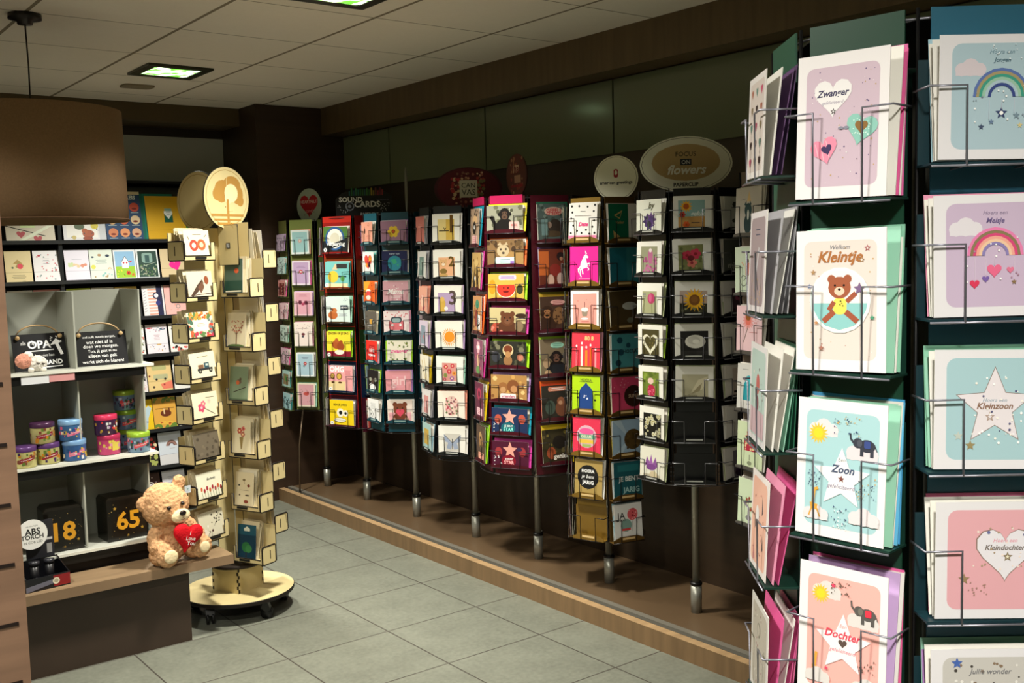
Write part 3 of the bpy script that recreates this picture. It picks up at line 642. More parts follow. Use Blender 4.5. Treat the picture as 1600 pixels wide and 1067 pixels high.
r.column(24, 'right column', 1.575, .2035, .150, .165, [
 'mauve card seen at an angle|B890D0|b B58CA8;d 12 3 10 10 90 90 4 8a5a80;o 60 90 9 E8E4DC;o 60 90 3 444',
 'black card with grey face|8C8A90|b 17181C;m 46 40 22 5a605c 8a908a;o 60 92 9 E8E4DC;o 60 92 3 444',
 'pale blue card with leaf|A8D0E0|b C8D4DC;e 30 40 14 26 9CB070;o 60 92 9 E8E4DC;o 60 92 3 444',
 'black card with grey owl|2A6A50|b 22241f;e 44 60 22 18 50544c;o 60 92 9 E8E4DC;o 60 92 3 444',
 'blue card with flower vase|98C828|b 9CC0CC;f 50 40 16 6 E8A8A0 D04050;e 50 80 16 14 d8d0b8;o 60 92 9 E8E4DC;o 60 92 3 444',
 'red card with big black eye|D83A3A|b D05048;o 66 52 24 141820;o 66 52 12 c8d0c8;o 66 92 9 E8E4DC;o 66 92 3 444'], pc=PC2, spare=2)
r.column(-96, 'left column', 1.575, .2035, .150, .165, [
 'grey pink card seen edge-on|B0AEB4|b B09CA4;d 12 2 10 10 90 90 5 6a4a5a', 'grey card seen edge-on|8C8A90|b A0A098', 'brown card seen edge-on|B0AEB4|b 90786C',
 'purple card seen edge-on|E0609C|b 7a4a5c', 'tan card seen edge-on|DCD2B0|b A89070', 'dark grey card seen edge-on|B0AEB4|b 706C6C'], pc=PC2, spare=3)
eq = ';'.join(f'r {24 + 3.9 * k:.1f} {22 - (7 + 9 * abs(sin(k * 1.7))):.1f} {26.4 + 3.9 * k:.1f} 30 {c}' for k, c in enumerate('1a5a5a 207040 1a4a60 2a7048 186858 206a38 2a6a30 205a50 3a7a30 286028 a89028 8a7a20 7a3a28 8a2030 6a2030 8a2828'.split()))
r.sign(.045, 1.795, 1.985, .335, -4, [(-1, -1), (1, -1), (1, .35), (.75, .62), (-.1, .78), (-.75, .60), (-1, .2)], '0b0c10', '0b0c10', eq + ';T 27 42 42 F0F0EC SOUND;T 56 57 46 F0F0EC CARDS;o 25 63 8 8a90a0;o 25 63 6 0b0c10;o 25 63 3 8a90a0;t 60 88 32 DDD PAPERCLIP;t 84 44 22 667 GELUIDKAARTEN;d 16 5 4 60 22 84 1 AAA;d 16 8 78 52 96 80 1 AAA', 'black board with white SOUND CARDS lettering and coloured bars')

# --- teal rack
r = Rack('c', 'teal card rack left of the white-card rack, under a thin edge-on sign', 'teal rack', 3.09, 4.956, 8, .222, None, 1.795, .605, '07303c', d=.029, lip=.016, strip='8fb0b0')
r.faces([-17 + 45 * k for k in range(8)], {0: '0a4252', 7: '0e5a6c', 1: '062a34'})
PT = '09404e'
r.column(-17, 'front column', 1.628, .1612, .142, .121, [
 'mauve card with yellow flower|B080C0|b A0788F;f 50 48 25 6 E8C438 7a2a18;o 50 48 5 C05028',
 'navy card with blue globe|EDEAE4|b 1C2450;o 50 54 28 2E8CA0;p 3aa880 36 40 54 34 60 52 46 60;p 3aa880 58 60 68 56 64 72;t 50 14 40 cde super_opa',
 'pink card with white lettering|EDEAE4|b D5A2AC;d 20 4 8 8 92 92 2.5 B07888 f0e0e0;I 50 46 64 F6F2EE Mama;w 50 66 50 2 fff',
 'pink card with red car|F0A8C0|b F4E4E4;d 18 3 6 4 94 26 2.5 D04858;q 20 42 80 84 9 E07880;q 28 26 72 52 10 3c4850;q 33 32 67 50 8 9cb4b8;r 24 82 36 92 222;r 64 82 76 92 222;e 34 62 5 5 fff;e 66 62 5 5 fff',
 'cream card with pink lettering|A8E020|b F3EDDA;r 0 0 6 100 A8D838;d 14 5 12 6 92 30 3.5 50682c 7a8a3c;d 14 6 12 70 92 94 3.5 50682c 7a8a3c;I 54 50 70 E8569A zwanger',
 'pink card with pale lettering|B080C0|b E39AA2;w 50 24 50 2 eab;T 50 52 60 F2C8CC girl;w 50 70 40 2 eab',
 'brown bear card with pink heart|EDEAE4|b F2E2D6;r 6 55 94 100 f0b0b8;e 50 82 30 22 6E3A26;B 50 42 27 7A4028 B86A60;h 50 56 17 D84A60;e 24 88 9 8 b89078;e 76 88 9 8 b89078'], pc=PT)
r.column(-62, 'left column', 1.628, .1620, .135, .121, [
 'salmon card with black bird|EDEAE4|b F0A890;l 30 20 30 80 2 433;e 30 40 6 12 2a1a18;w 64 60 40 4 c86a60;d 8 3 40 6 80 22 2 a53',
 'white card with red flower heart|6AB8B0|b F5F3EC;h 50 42 34 D63A34;o 30 30 11 E85040;o 68 32 12 E8A030;o 60 58 10 1a1a1a;o 36 60 9 E89838;d 8 3 20 20 80 60 4 8a2040',
 'orange card with drum|F07030|b F0661E;p F4A030 0 0 60 0 0 70;e 42 44 22 9 F8E8D0;r 26 44 62 70 D84848;e 42 72 22 9 F4D8C8;d 10 5 70 10 94 50 3 a03010;l 78 30 78 90 5 C84818',
 'grey card with ochre square|DCD2B0|b 5C564C;r 42 36 66 58 C8963C;d 14 6 8 8 92 92 4 8a8478 2a2824;l 10 70 90 60 2 aaa',
 'red card with white words|F0A8C0|b E02E22;r 26 20 78 76 B81E1C;t 52 44 44 FFF LIEVE;T 50 66 60 FFF verjaardag;w 52 30 40 1 faa',
 'black card with white drums|A8E020|b 1C1616;e 50 80 26 14 EEE;r 34 40 66 62 4a3a30;e 28 44 12 8 998;e 74 44 12 8 998;l 20 70 40 60 3 ddd',
 'white card with grey print|EDEAE4|b F4F4F2;w 50 20 50 6 aaa;l 30 50 60 80 2 777;l 70 40 40 84 2 888;d 8 4 20 60 80 90 3 555'], pc=PT)
r.column(28, 'right column', 1.628, .1612, .135, .121, [
 'pale card with dark plant|EDEAE4|b C6C0BA;l 60 95 55 40 3 2a3028;d 10 3 35 20 85 70 7 2a3028',
 'dark olive card with yellow print|A0902A|b 38381A;d 10 3 20 20 80 90 6 8a7a28', 'pink grey card with dark round shape|C83A90|b C8A0A8;o 55 60 28 3a1a24',
 'pale pink card with small print|F0A8C0|b E4C8D0;d 8 2 20 20 80 80 3 a78', 'olive yellow card|EDEAE4|b A8962A;w 50 40 50 3 dd8', 'pale teal card with white flowers|6AB8B0|b 8CBEC0;f 40 50 14 6 FFF ddd;f 64 70 12 6 FFF ddd', 'slate blue card|A8D0E0|b 4a6878;w 40 50 50 3 aaa'], pc=PT)
r.sign(.0, 1.80, 2.05, .19, -86, 'o', '8a8878', '6a685a', '', 'pale disc sign seen edge-on')

# --- black rack with white square cards
r = Rack('d', 'black card rack of white square cards under the dark red CANVAS sign', 'white-card rack', 3.09, 4.376, 8, .225, None, 1.80, .535, '0c1416', d=.032, lip=.013, strip='c8ccc8')
r.faces([-25 + 45 * k for k in range(8)], {0: '12202a', 7: '0e181c'})
fr = 'b F3F1E6;'
r.column(-25, 'front column', 1.617, .1752, .150, .142, [
 'white card with gold number one|EDEAE4|' + fr + 'r 20 18 80 90 D8B450;r 20 18 50 90 E8D38C;l 25 58 60 58 3 2a2014;p 3a2a14 40 44 46 58 52 46 46 50;T 70 34 12 6a4a10 1',
 'white card with bear and number two|EDEAE4|' + fr + 'r 20 26 80 90 EDB488;B 38 46 13 E0AE78 F4E0C8;e 38 74 13 9 8a7038;e 38 88 16 6 C8A060;T 68 40 22 6A5018 2',
 'white card with giraffe and number three|C9A8D8|' + fr + 'r 14 26 76 92 B8A0C4;p D8B050 20 92 22 50 36 46 42 60 40 92;o 30 48 8 E0B860;o 44 80 7 eee;T 68 42 26 5a4a44 3',
 'white card with big orange sun|C9A8D8|' + fr + 'u 52 56 33 26 E8A03C F08C1E;o 52 56 21 F3F1E6;o 52 56 19 F2962A',
 'white card with red flower field|9ACFB8|b EDF3EC;r 22 24 76 88 D99A90;f 36 38 9 6 C83848 FDA;f 60 34 9 6 D04A58 FDA;f 48 54 10 6 D0404E F8C0A0;f 66 60 9 6 E8A040 a33;f 34 68 8 6 7a9a50 c33;f 58 78 9 6 9860a0 fda;f 32 82 6 5 B03A50 fff',
 'white card with pink floral oval|F09A80|b F6EADC;e 52 52 27 33 E8C8BC;d 40 7 30 22 74 82 4 B84858 8a5a60 D88890 6a7a50;e 52 52 6 6 F0D8D0',
 'white card with blue butterfly|EDEAE4|b F2F0E8;r 26 28 80 90 D0CCC4;p 9CA8C0 52 62 20 30 24 56 36 60 30 80 46 84;p 9CA8C0 52 62 84 30 80 56 68 60 74 80 58 84;l 52 46 52 82 3 1a1c24;l 51 60 22 32 1.6 334;l 53 60 82 32 1.6 334'], spare=3)
r.column(-70, 'left column', 1.617, .1752, .140, .138, [
 'rust pink card with small lettering|B0AEB4|b C87468;w 50 30 50 4 e8a898', 'white card with grey green picture|B0AEB4|b D6D4CE;r 22 20 74 88 6E867E;e 46 50 12 20 8fa49a',
 'peach card with pink speckles|F09A80|b E8A890;o 46 54 22 F0C8B0;d 14 4 20 20 80 90 4 D05878', 'lilac card with blue picture|C9A8D8|b D4C6D8;r 22 18 72 86 8a9aa8;h 56 60 10 D07070',
 'cream card with gold strokes|E8C81C|b EEE8D4;l 20 20 60 90 5 C8A850;l 50 10 80 90 4 D8B860;l 30 60 80 50 4 3a3828',
 'white card with pink square|B0AEB4|b DCD8D6;r 26 24 76 88 D0908C;w 50 50 40 4 edd', 'pale blue card with gold square|A8D0E0|b A9C8C6;r 22 22 74 80 C9A850;w 46 40 40 5 876'], spare=3)
cv = 'o 50 50 0.1 000;e 50 50 46 30 5A0F20;' + 'd 60 4 28 12 72 88 1.9 C89878 D8B890 8A5A48 A86050;d 24 9 26 22 36 78 2.4 D8B890 B03038;d 24 8 62 22 74 78 2.4 B04038 7a7048;r 37 30 63 70 D6D2C0;t 50 42 20 222 CAN;t 50 58 20 222 VAS'
r.sign(.012, 1.785, 2.003, .350, 4, 'o', '48101e', '3a0a14', cv, 'dark red oval sign with flower wreath and CANVAS lettering')
# --- magenta rack with animal photographs
r = Rack('e', 'magenta card rack with funny animal photo cards, right of white-card rack', 'magenta rack', 3.09, 3.854, 8, .25, None, 1.815, .545, '4a061c', d=.034, lip=.012, wc='4a464c', gap=.012, big=.006)
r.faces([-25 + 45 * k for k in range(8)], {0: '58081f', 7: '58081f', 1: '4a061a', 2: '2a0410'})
for a in (-25, -70):   # bright pink top boards
    th = r.base + rad(a); m = MB(); m.box(-.082, -.008, 1.705, .082, -.005, 1.742, 'e0306e'); m.build('top_board', M_GLOSS, r.t, TR(cos(th) * .25, sin(th) * .25, 0, th + pi / 2))
r.column(-25, 'front column', 1.655, .1533, .182, .118, [
 'waving chimpanzee photo card|F0E020|b A8A894;d 30 2 2 4 98 96 6 7a7a60 c8c8b0 5a5c48;m 50 34 15 15100e 6a5040;e 34 84 16 12 15100e;l 12 40 30 86 9 15100e;q 62 62 90 92 4 F4C8C0;w 76 72 20 3 c66',
 'grumpy cat photo card|F07030|b 8a6a44;r 50 46 100 100 b08a54;d 20 5 2 4 98 40 6 4a3420 6a5030;e 44 42 17 15 C8B490;p C8B490 28 20 36 8 42 22;p C8B490 58 20 54 8 46 22;e 38 36 3 2.5 332010;e 52 36 3 2.5 332010;e 45 50 4 3 4a3a30;q 22 66 76 96 4 D8F0E8;w 50 76 36 3 6a8aa0;r 64 82 74 92 9a70c8',
 'smiling watermelon photo card|A8E020|b D8B04C;e 12 50 10 18 e8961e;e 88 60 9 12 3a3a20;q 30 4 78 24 4 F0D0E8;w 54 12 40 2 8050a0;e 50 56 27 23 E8E8D0;r 20 24 80 42 D8B04C;e 50 56 25 21 E83A28;r 24 24 76 42 D8B04C;p E83A28 26 42 74 42 70 60 30 60;e 44 54 2 2 311;e 56 54 2 2 311;e 50 68 8 3 711',
 'brown bear on log photo card|D040A0|b C8B888;r 0 60 100 100 4a3c28;e 20 80 16 14 b8503c;e 50 80 30 20 5A3420;B 50 44 19 6A3E26 7a5038;e 82 70 12 14 8a7458;d 10 4 4 70 40 96 3 d88070;e 88 30 16 6 3a2418',
 'small animal in hat photo card|A8E020|b 2c2c24;d 24 5 2 4 98 96 6 50503c 7a7860 1a1a14;o 50 34 15 D8C498;e 50 30 12 10 7a3c24;e 50 74 12 13 9a7048;o 50 50 8 b88858;e 16 60 12 14 3a3c44;e 84 60 9 9 C88068',
 'two brown bears photo card|B890D0|b B88A50;d 20 3 2 2 98 96 6 d8a860 8a5a34 e8c888;o 34 50 14 A06A3C;o 62 44 17 8a5430;o 64 54 9 C89060;o 34 58 8 c89868;q 26 72 70 94 4 F4E8EC;T 48 83 36 C05070 vrienden',
 'blue star photo card with clown fish|1E9CB8|b 22345c;e 18 44 10 12 C85A48;e 84 40 10 12 C85A48;s 50 34 21 F0B0A0;e 46 76 20 14 1A6A78;T 47 70 24 E8F4F0 JE_BENT;T 47 82 28 9fe STAR;d 12 4 4 50 30 96 1.6 EEE',
 'pink star photo card|D040A0|b 501430;e 18 42 10 12 A83A40;e 84 40 10 12 A83A40;s 50 34 21 F4A898;e 46 76 20 15 8A1028;T 47 70 24 F8E8E8 JE_BENT;T 47 82 28 fbb STAR;d 12 4 4 50 30 96 1.6 EEE;e 76 30 8 5 3a2a50'], pc='480618', spare=3)
r.column(20, 'right column', 1.607, .2022, .138, .168, [
 'grey donkey photo card|2A6A50|b 4a5a58;d 20 5 2 2 98 60 7 6a7a74 38443e;e 56 20 32 14 C8A898;T 56 18 50 B02838 GEFELI;T 56 26 50 B02838 CITEERD;e 60 62 24 26 2E241E;e 40 56 8 10 8a7468;e 50 80 34 10 4a3a28;r 12 40 34 84 6e8a8c',
 'orange and red animal photo card|6A4A78|b 6a2c1e;r 0 6 34 70 C8642E;e 56 56 20 20 8a2a24;e 40 84 12 20 d8b0a0;e 74 80 12 20 c8a8a0;e 76 20 14 14 2a1a1c;o 78 26 6 b07a60',
 'roaring ape and tiger photo card|A0902A|b 4a3228;r 0 0 100 7 C8A030;m 24 50 22 3a2218 b07850;e 66 58 22 28 8A6240;d 20 6 50 34 84 84 3.5 4a2e1c;e 62 22 26 8 E0A8A0;w 62 19 40 3 a45;l 10 96 90 96 4 6a1020',
 'shouting chimpanzee photo card|98C828|b 7a6c54;e 60 18 24 10 9CD0B8;w 60 15 36 3 2a6a5a;m 56 50 20 1a1210 6a4a3c;r 20 70 84 100 1E2026;e 20 66 12 16 b89a78;e 24 92 12 10 c8a880',
 'teddy bears photo card|F06A24|b 2E2A24;r 0 0 100 6 D8481C;q 24 10 88 22 5 D88A70;w 56 14 50 2 fff;e 30 66 18 24 46544c;e 70 70 22 26 7A4A34;o 68 50 14 945c40;o 66 54 7 c89878',
 'dark pet photo card|E8C81C|b 38301c;r 0 0 100 6 E8C020;d 22 5 4 14 96 70 6 5c5030 2a2418 7a6a30;e 60 42 24 22 1e1712;e 30 70 16 20 A85030;q 36 74 94 90 4 3a2a20;T 64 82 52 F0E8E0 geniet'], pc='480618', spare=2)
r.column(-70, 'left column', 1.597, .2030, .138, .172, [
 'cow face photo card|1E9CB8|b B89C84;e 50 30 28 14 E0B888;e 46 52 20 22 1a1614;o 46 50 7 EEE;q 20 72 80 94 4 F0C0C0;w 50 78 44 3 c55;d 10 3 4 4 96 20 5 1a1614',
 'giraffe photo card|D040A0|b C8A464;p 1c1610 20 96 30 30 44 96;p 2a2014 60 96 66 26 84 96;e 50 28 20 12 D8B878;d 18 3 10 10 90 90 5 7a5420;o 42 70 8 EEE',
 'parrot photo card|F06A24|b C8905C;e 50 22 20 16 3a8a6c;e 40 60 18 30 883a2c;r 50 50 84 90 EEE;w 60 60 30 5 888;d 14 4 10 10 90 90 5 4a2c1c',
 'flower fairy photo card|C83A90|b 8A5068;f 50 22 24 6 E8B8C0 fff;e 50 58 16 24 D8B090;e 50 84 24 14 6a9a58;d 12 4 10 30 90 90 4 d05878',
 'flamingo photo card|E8C81C|b 6a2c44;o 50 32 22 B83A5C;o 50 32 12 6a1c38;q 22 70 82 90 4 F4C8D0;w 52 75 40 3 b34;d 14 3 8 8 92 90 4 8a4468',
 'dog photo card|A8E020|b 5A4434;e 50 44 20 26 9C7448;o 46 30 14 b89060;e 46 36 7 5 2a1a14;q 24 76 84 94 4 F0A890;w 54 80 40 2 a44;d 10 3 8 6 92 90 5 3c4028'], pc='480618', spare=3)
r.sign(-.062, 1.825, 2.025, .215, -62, 'o', '4a2018', '30140e', 'e 50 50 44 46 5c2a20;d 40 4 20 10 80 90 4 8a3a2c 6a1a1c 9a6a48;r 34 26 62 44 C8A888;r 40 50 70 68 B88A70;T 50 34 24 722 ha;r 22 72 80 78 8a1420', 'dark red oval sign with photo collage seen at a slant')

# --- slim brown rack
GB = '8a6a1c'
r = Rack('f', 'slim brown card rack under the round american greetings sign', 'slim brown rack', 3.09, 3.352, 6, .14, None, 1.785, .315, '3a2a10', d=.034, lip=.020, strip='e0c088', wc='1e1c1e', gap=.008)
r.faces([-30 + 60 * k for k in range(6)], {0: '8a6a20', 1: '5a4018'})
r.column(-30, 'left face', 1.600, .1832, .138, .162, [
 'dotted white card with pink word|EDEAE4|b F6F2EC;o 12 24 3.4 141414;o 36 8 3.4 141414;o 66 10 3.4 141414;o 88 22 3.4 141414;o 8 40 3.4 141414;o 90 46 3.4 141414;o 16 58 3.4 141414;o 84 62 3.4 141414;o 30 72 3.4 141414;o 62 70 3.4 141414;o 46 78 3.4 141414;o 8 78 3.4 141414;o 92 78 3.4 141414;o 74 80 3.4 141414;o 10 8 3.4 141414;o 92 6 3.4 141414;w 50 22 24 1 333;w 50 33 60 1 766;I 52 55 34 F0408A Date;r 0 84 100 92 F088B0',
 'pink card with white unicorn|DCD2B0|b F0249A;p FFF 44 34 50 24 57 20 66 27 64 31 57 30 60 42 64 50 56 56 46 58 40 62 36 54 38 44;p FFF 56 21 54 10 61 19;p FFF 38 50 28 58 30 70 34 60;l 38 58 36 70 4 FFF;l 36 70 40 80 3.4 FFF;l 44 58 46 72 4 FFF;l 60 46 72 44 3.4 FFF;l 72 44 70 52 3 FFF;l 58 52 68 58 3.4 FFF;l 68 58 64 63 3 FFF;w 52 84 44 2 FBD',
 'peach card with small cupcake|EDEAE4|b FAF4F2;r 8 10 92 92 F4A498;p 9a8a78 38 54 62 54 58 70 42 70;e 50 52 13 7 F8F0E8;e 50 76 13 3 FFF;l 50 32 50 46 1.5 433;d 14 3 20 24 80 60 1.2 844;w 52 84 30 1 b55',
 'coral card with birthday candles|F0A8C0|b F03E50;r 14 44 20 100 F07080;r 32 36 40 100 FFE8E0;r 48 46 56 100 F09030;r 64 40 71 100 F5601E;r 82 50 88 100 F0A0A8;e 17 36 3 4 FFF;e 36 28 3 4 FFF;e 52 38 3 4 FFF;e 67 32 3 4 FFF;e 85 42 3 4 FFF;T 62 14 32 F8D890 80_8',
 'lime card with blue arched door|EDEAE4|b B8E01C;e 50 54 26 34 24488C;r 24 52 76 100 24488C;p 24488C 40 30 50 18 60 30;t 50 12 40 333 HOERA;w 50 17 50 1 333;d 9 4 42 50 58 64 2.4 EEF;e 20 60 4 3 222;e 82 64 4 3 222',
 'red card with striped balloon|EDEAE4|b EC3A5A;d 40 3 2 2 98 98 .8 ff8090;o 50 50 36 E8B8C8;e 50 36 26 10 F060A0;r 20 44 80 56 68B090;r 24 58 76 68 F0C850;T 50 50 40 F8F0D0 GELUK;r 34 70 66 78 A8C070',
 'gold card with black birthday disc|EDEAE4|b B49858;o 48 46 38 1c1c1c;T 48 30 46 FFF HOERA;i 48 46 48 FFF je_bent;T 48 62 42 FFF JARIG;s 48 78 3 333',
 '||'], pc='7a5c1e', spare=2)
r.column(30, 'right face', 1.593, .1832, .138, .160, [
 'green card with gold triangles|EDEAE4|b 0E6A4C;p C8A868 20 30 50 16 40 40;p 0E6A4C 26 31 46 22 40 36;t 40 48 30 C8A868 vader;p C8A868 16 70 40 86 18 90;r 70 0 100 100 E8E4DC',
 'teal card seen at a slant|EDEAE4|b 1E7080;r 60 0 100 100 35838c',
 'brown card with white oval|DCD2B0|b 4a3a1e;e 70 40 26 12 C8C8C0;e 70 78 12 8 6a6a58',
 'teal card with dark spots|A8D0E0|b 4E9AA0;o 30 16 10 1e4a5a;o 34 48 10 1e4a5a;o 24 76 10 1e4a5a;o 60 30 8 1e4a5a;T 66 46 50 2a3a40 HOERA',
 'pink card with dark medal|DCD2B0|b E04A70;o 78 52 34 3a2014;d 10 3 8 4 60 30 2 F8B0C0;T 80 52 40 c8a888 SUPER',
 'pale blue card with brown tree|A0902A|b A8C4DC;p C4DAEA 0 0 30 0 60 50;p C4DAEA 0 100 30 100 60 50;o 74 54 32 5a4420;d 14 4 50 30 96 80 5 6a5228 4a3818',
 'dark teal card with birthday lettering|A8D0E0|b 1C5C66;r 14 8 90 26 2a7a80;T 54 48 74 E8F0EC JE_BENT;T 62 78 60 A8D0D0 JARIG',
 'white card with two red balloons|A8D0E0|b ECECEA;o 66 30 19 E06068;d 14 3 52 14 80 44 3 8a1a24 F0A0A0;o 42 58 20 86A8A0;r 26 66 58 72 D84848;t 24 34 30 333 JA;t 24 44 34 333 60_JAAR;l 66 48 62 76 1.5 999'], pc='5c4216', spare=2)
for i in range(8):
    th = r.base + rad(-90); a, b = pocket_meshes(.138, .16, .034, '4a3616', .02, 'e0c088', '2c2a2c')
    po = link('pocket', a, r.t, TR(cos(th) * .14, sin(th) * .14, 1.593 - .1832 * i - .078, th + pi / 2)); link('wire_guard', b, po)
    for q in range(3): SPARE.box(-.066, 0, 0, .066, .0008, .158, ['E4E0D0', 'C8C8B0', '8a9a80', 'D0B0B8'][(i + q) % 4], M=TR(r.cx + cos(th) * .14, r.cy + sin(th) * .14, 1.594 - .1832 * i, th + pi / 2) @ TR(0, -.026 + .006 * q, 0, 0, rad(2 - 4 * q)))
r.sign(.060, 1.775, 1.968, .196, -14, 'o', 'ecead0', 'b8b498', 'e 50 50 47 47 8c8a72;e 50 50 46 46 ecead0;q 45 30 55 49 4 A82834;e 50 38 3 5 ecead0;T 50 61 74 1c1c18 american_greetings', 'round cream sign with american greetings lettering')

# --- black flower rack
r = Rack('g', 'black card rack of flower photographs under the oval FOCUS ON flowers sign', 'black flower rack', 3.09, 2.832, 8, .205, None, 1.785, .655, '0b0c0d', d=.032, lip=.012, strip='b8bab4', wc='6c6c70')
r.faces([45 * k for k in range(8)], {})
r.column(0, 'front column', 1.627, .1600, .142, .126, [
 'yellow daisy and sky card|EDEAE4|b E9E8E2;r 13 12 82 94 8FB4B4;r 13 60 82 94 C89858;u 34 30 17 12 F0B02C B8561A;f 24 54 9 6 C03A2C 701;I 64 54 40 E8F0EC geluk;f 34 84 10 6 D85820 a40;w 58 78 30 1 334',
 'red blossoms on green card|EDEAE4|b ECEBE6;r 15 16 80 92 7C8050;d 20 3 18 18 78 90 4 98a068 5c6438;f 38 48 14 5 B82C48 812;f 60 44 15 5 C83454 812;f 50 70 14 5 E08070 a34;e 48 56 9 7 6a1020',
 'sunflower photo card|B4BC90|b EFEDE8;r 13 26 85 94 BFA89C;r 13 64 85 94 2c2c1c;u 52 54 32 18 F0B41E 7A4A14;o 52 52 9 8A5A20;d 12 4 16 76 82 92 3 4a4a30 8a8a60',
 'white rose on black card|B4BC90|b ECEBE2;r 15 20 88 96 14120f;e 54 52 27 18 D2D0C4;e 50 48 17 11 BDBBB0;e 56 52 9 6 DEDCD0;r 15 80 88 96 2a2826',
 'sandy feather card with lettering|B4BC90|b E8E6DC;r 18 24 86 98 B8B294;p D4CCAC 40 80 60 40 86 30 70 70;p 9a9070 44 82 58 62 70 50 64 74;i 40 90 34 5a5644 geloven'], pc='101112', spare=2)
for i in (5, 6):
    a, b = pocket_meshes(.142, .126, .032, '0a0a0b', .012, 'b8bab4', '8c8c90'); po = link('pocket', a, r.t, TR(cos(r.base) * .205, sin(r.base) * .205, 1.627 - .16 * i - .078, r.base + pi / 2)); link('wire_guard', b, po)
r.column(-45, 'left column', 1.622, .1600, .138, .126, [
 'purple tulips card|EDEAE4|b ECEDDF;u 44 62 20 7 3e2a5c 2e2440;u 60 60 22 8 6a4a80 4a3468;u 52 74 20 7 54387a 2e2440;l 50 94 46 50 3 506a3c;l 30 30 60 26 1.5 677;I 62 20 26 5a5a40 by',
 'pink blossom spike card|B4BC90|b EFEDE4;r 18 14 84 94 98987C;e 56 44 10 22 B86890;d 30 5 30 50 82 92 5 A04A78 C07098;o 56 26 6 E8D8D8',
 'single pink tulip card|B4BC90|b EEECE2;r 22 24 80 94 A8A880;e 58 46 15 15 B83A68;e 54 44 6 12 D0608A;l 60 58 62 92 2 6a7a40;w 30 30 14 4 778',
 'daisy heart photo card|A4CC3C|b EEECE0;r 16 14 86 95 4a4424;h 50 56 33 E4E0C8;h 50 54 23 4a4424;d 12 3 30 30 70 70 2 8a7a3c',
 'red bloom on green card|B4BC90|b F0EEE4;r 16 18 84 94 6E8030;d 18 4 20 20 80 50 5 8aa03c 566a24;e 52 76 16 18 B82848;d 20 6 38 62 66 92 2 E07890;e 50 46 12 9 E8C8B8',
 'white daisies on black card|B4BC90|b EEEBE0;r 16 20 88 96 17150e;d 30 4 20 24 84 92 6 D8D4B8 C8C4A0;d 30 4 20 24 84 92 2 a89850',
 'purple water lily card|B4BC90|b DEDBCB;r 14 84 80 92 b8b098;p 8A5498 20 60 28 30 44 52;p 9A60A8 36 56 46 22 54 56;p 8A5498 50 56 64 28 72 62;e 46 62 20 9 7a4488;e 56 84 16 10 C8B898;l 60 92 60 70 2 5a6a3c'], pc='101112', spare=3)
r.column(45, 'right column', 1.622, .1590, .138, .126, [
 'white card with dark bouquet|EDEAE4|b D8D8D0;d 26 3 34 14 90 80 7 3a3c34 5a5c50;l 60 96 58 70 3 222', 'grey card with pale daisy|8C8A90|b 50544c;e 66 44 12 12 B87838;I 50 80 70 9a9c90 vrijheid',
 'white card with pink dark flowers|B4BC90|b DAD6CE;r 34 20 96 94 5a4448;f 60 44 16 5 A05068 312;d 10 3 40 50 90 90 5 2a2024', 'white card with dark grey picture|EDEAE4|b DEDCCE;r 40 16 96 94 34343a;l 50 80 90 60 2 50505a',
 'pale card with rust figure|B4BC90|b DCD6C8;r 30 10 96 94 C8B8A8;e 64 34 9 12 8A4424;l 64 50 60 80 4 7a3c20;r 34 78 80 84 1c1614', 'white card with dark basket|EDEAE4|b D8D4CA;r 46 20 96 94 2a2624;d 12 3 50 24 92 88 6 4a4240', 'white card with dark plum flower|B4BC90|b CFCBC2;r 34 10 96 96 6a6468;p 3c2440 40 80 52 30 66 60 84 26 88 84;e 60 80 20 9 2a1c2c'], pc='101112', spare=2)
r.sign(-.022, 1.783, 2.0, .362, 2, 'o', 'e4e3ce', 'a8a894', 'e 50 50 48.3 28.8 23241c;e 50 50 47.8 28.3 e4e3ce;e 50 47 37 20 b89c68;t 50 32 22 1c1c1a FOCUS;r 44 41 56 52 1c2430;t 50 46.5 9 d8d8d0 ON;I 51 60 42 f0f0e4 flowers;T 50 87 27 1a1a1a PAPERCLIP', 'large oval cream sign with FOCUS ON flowers lettering')

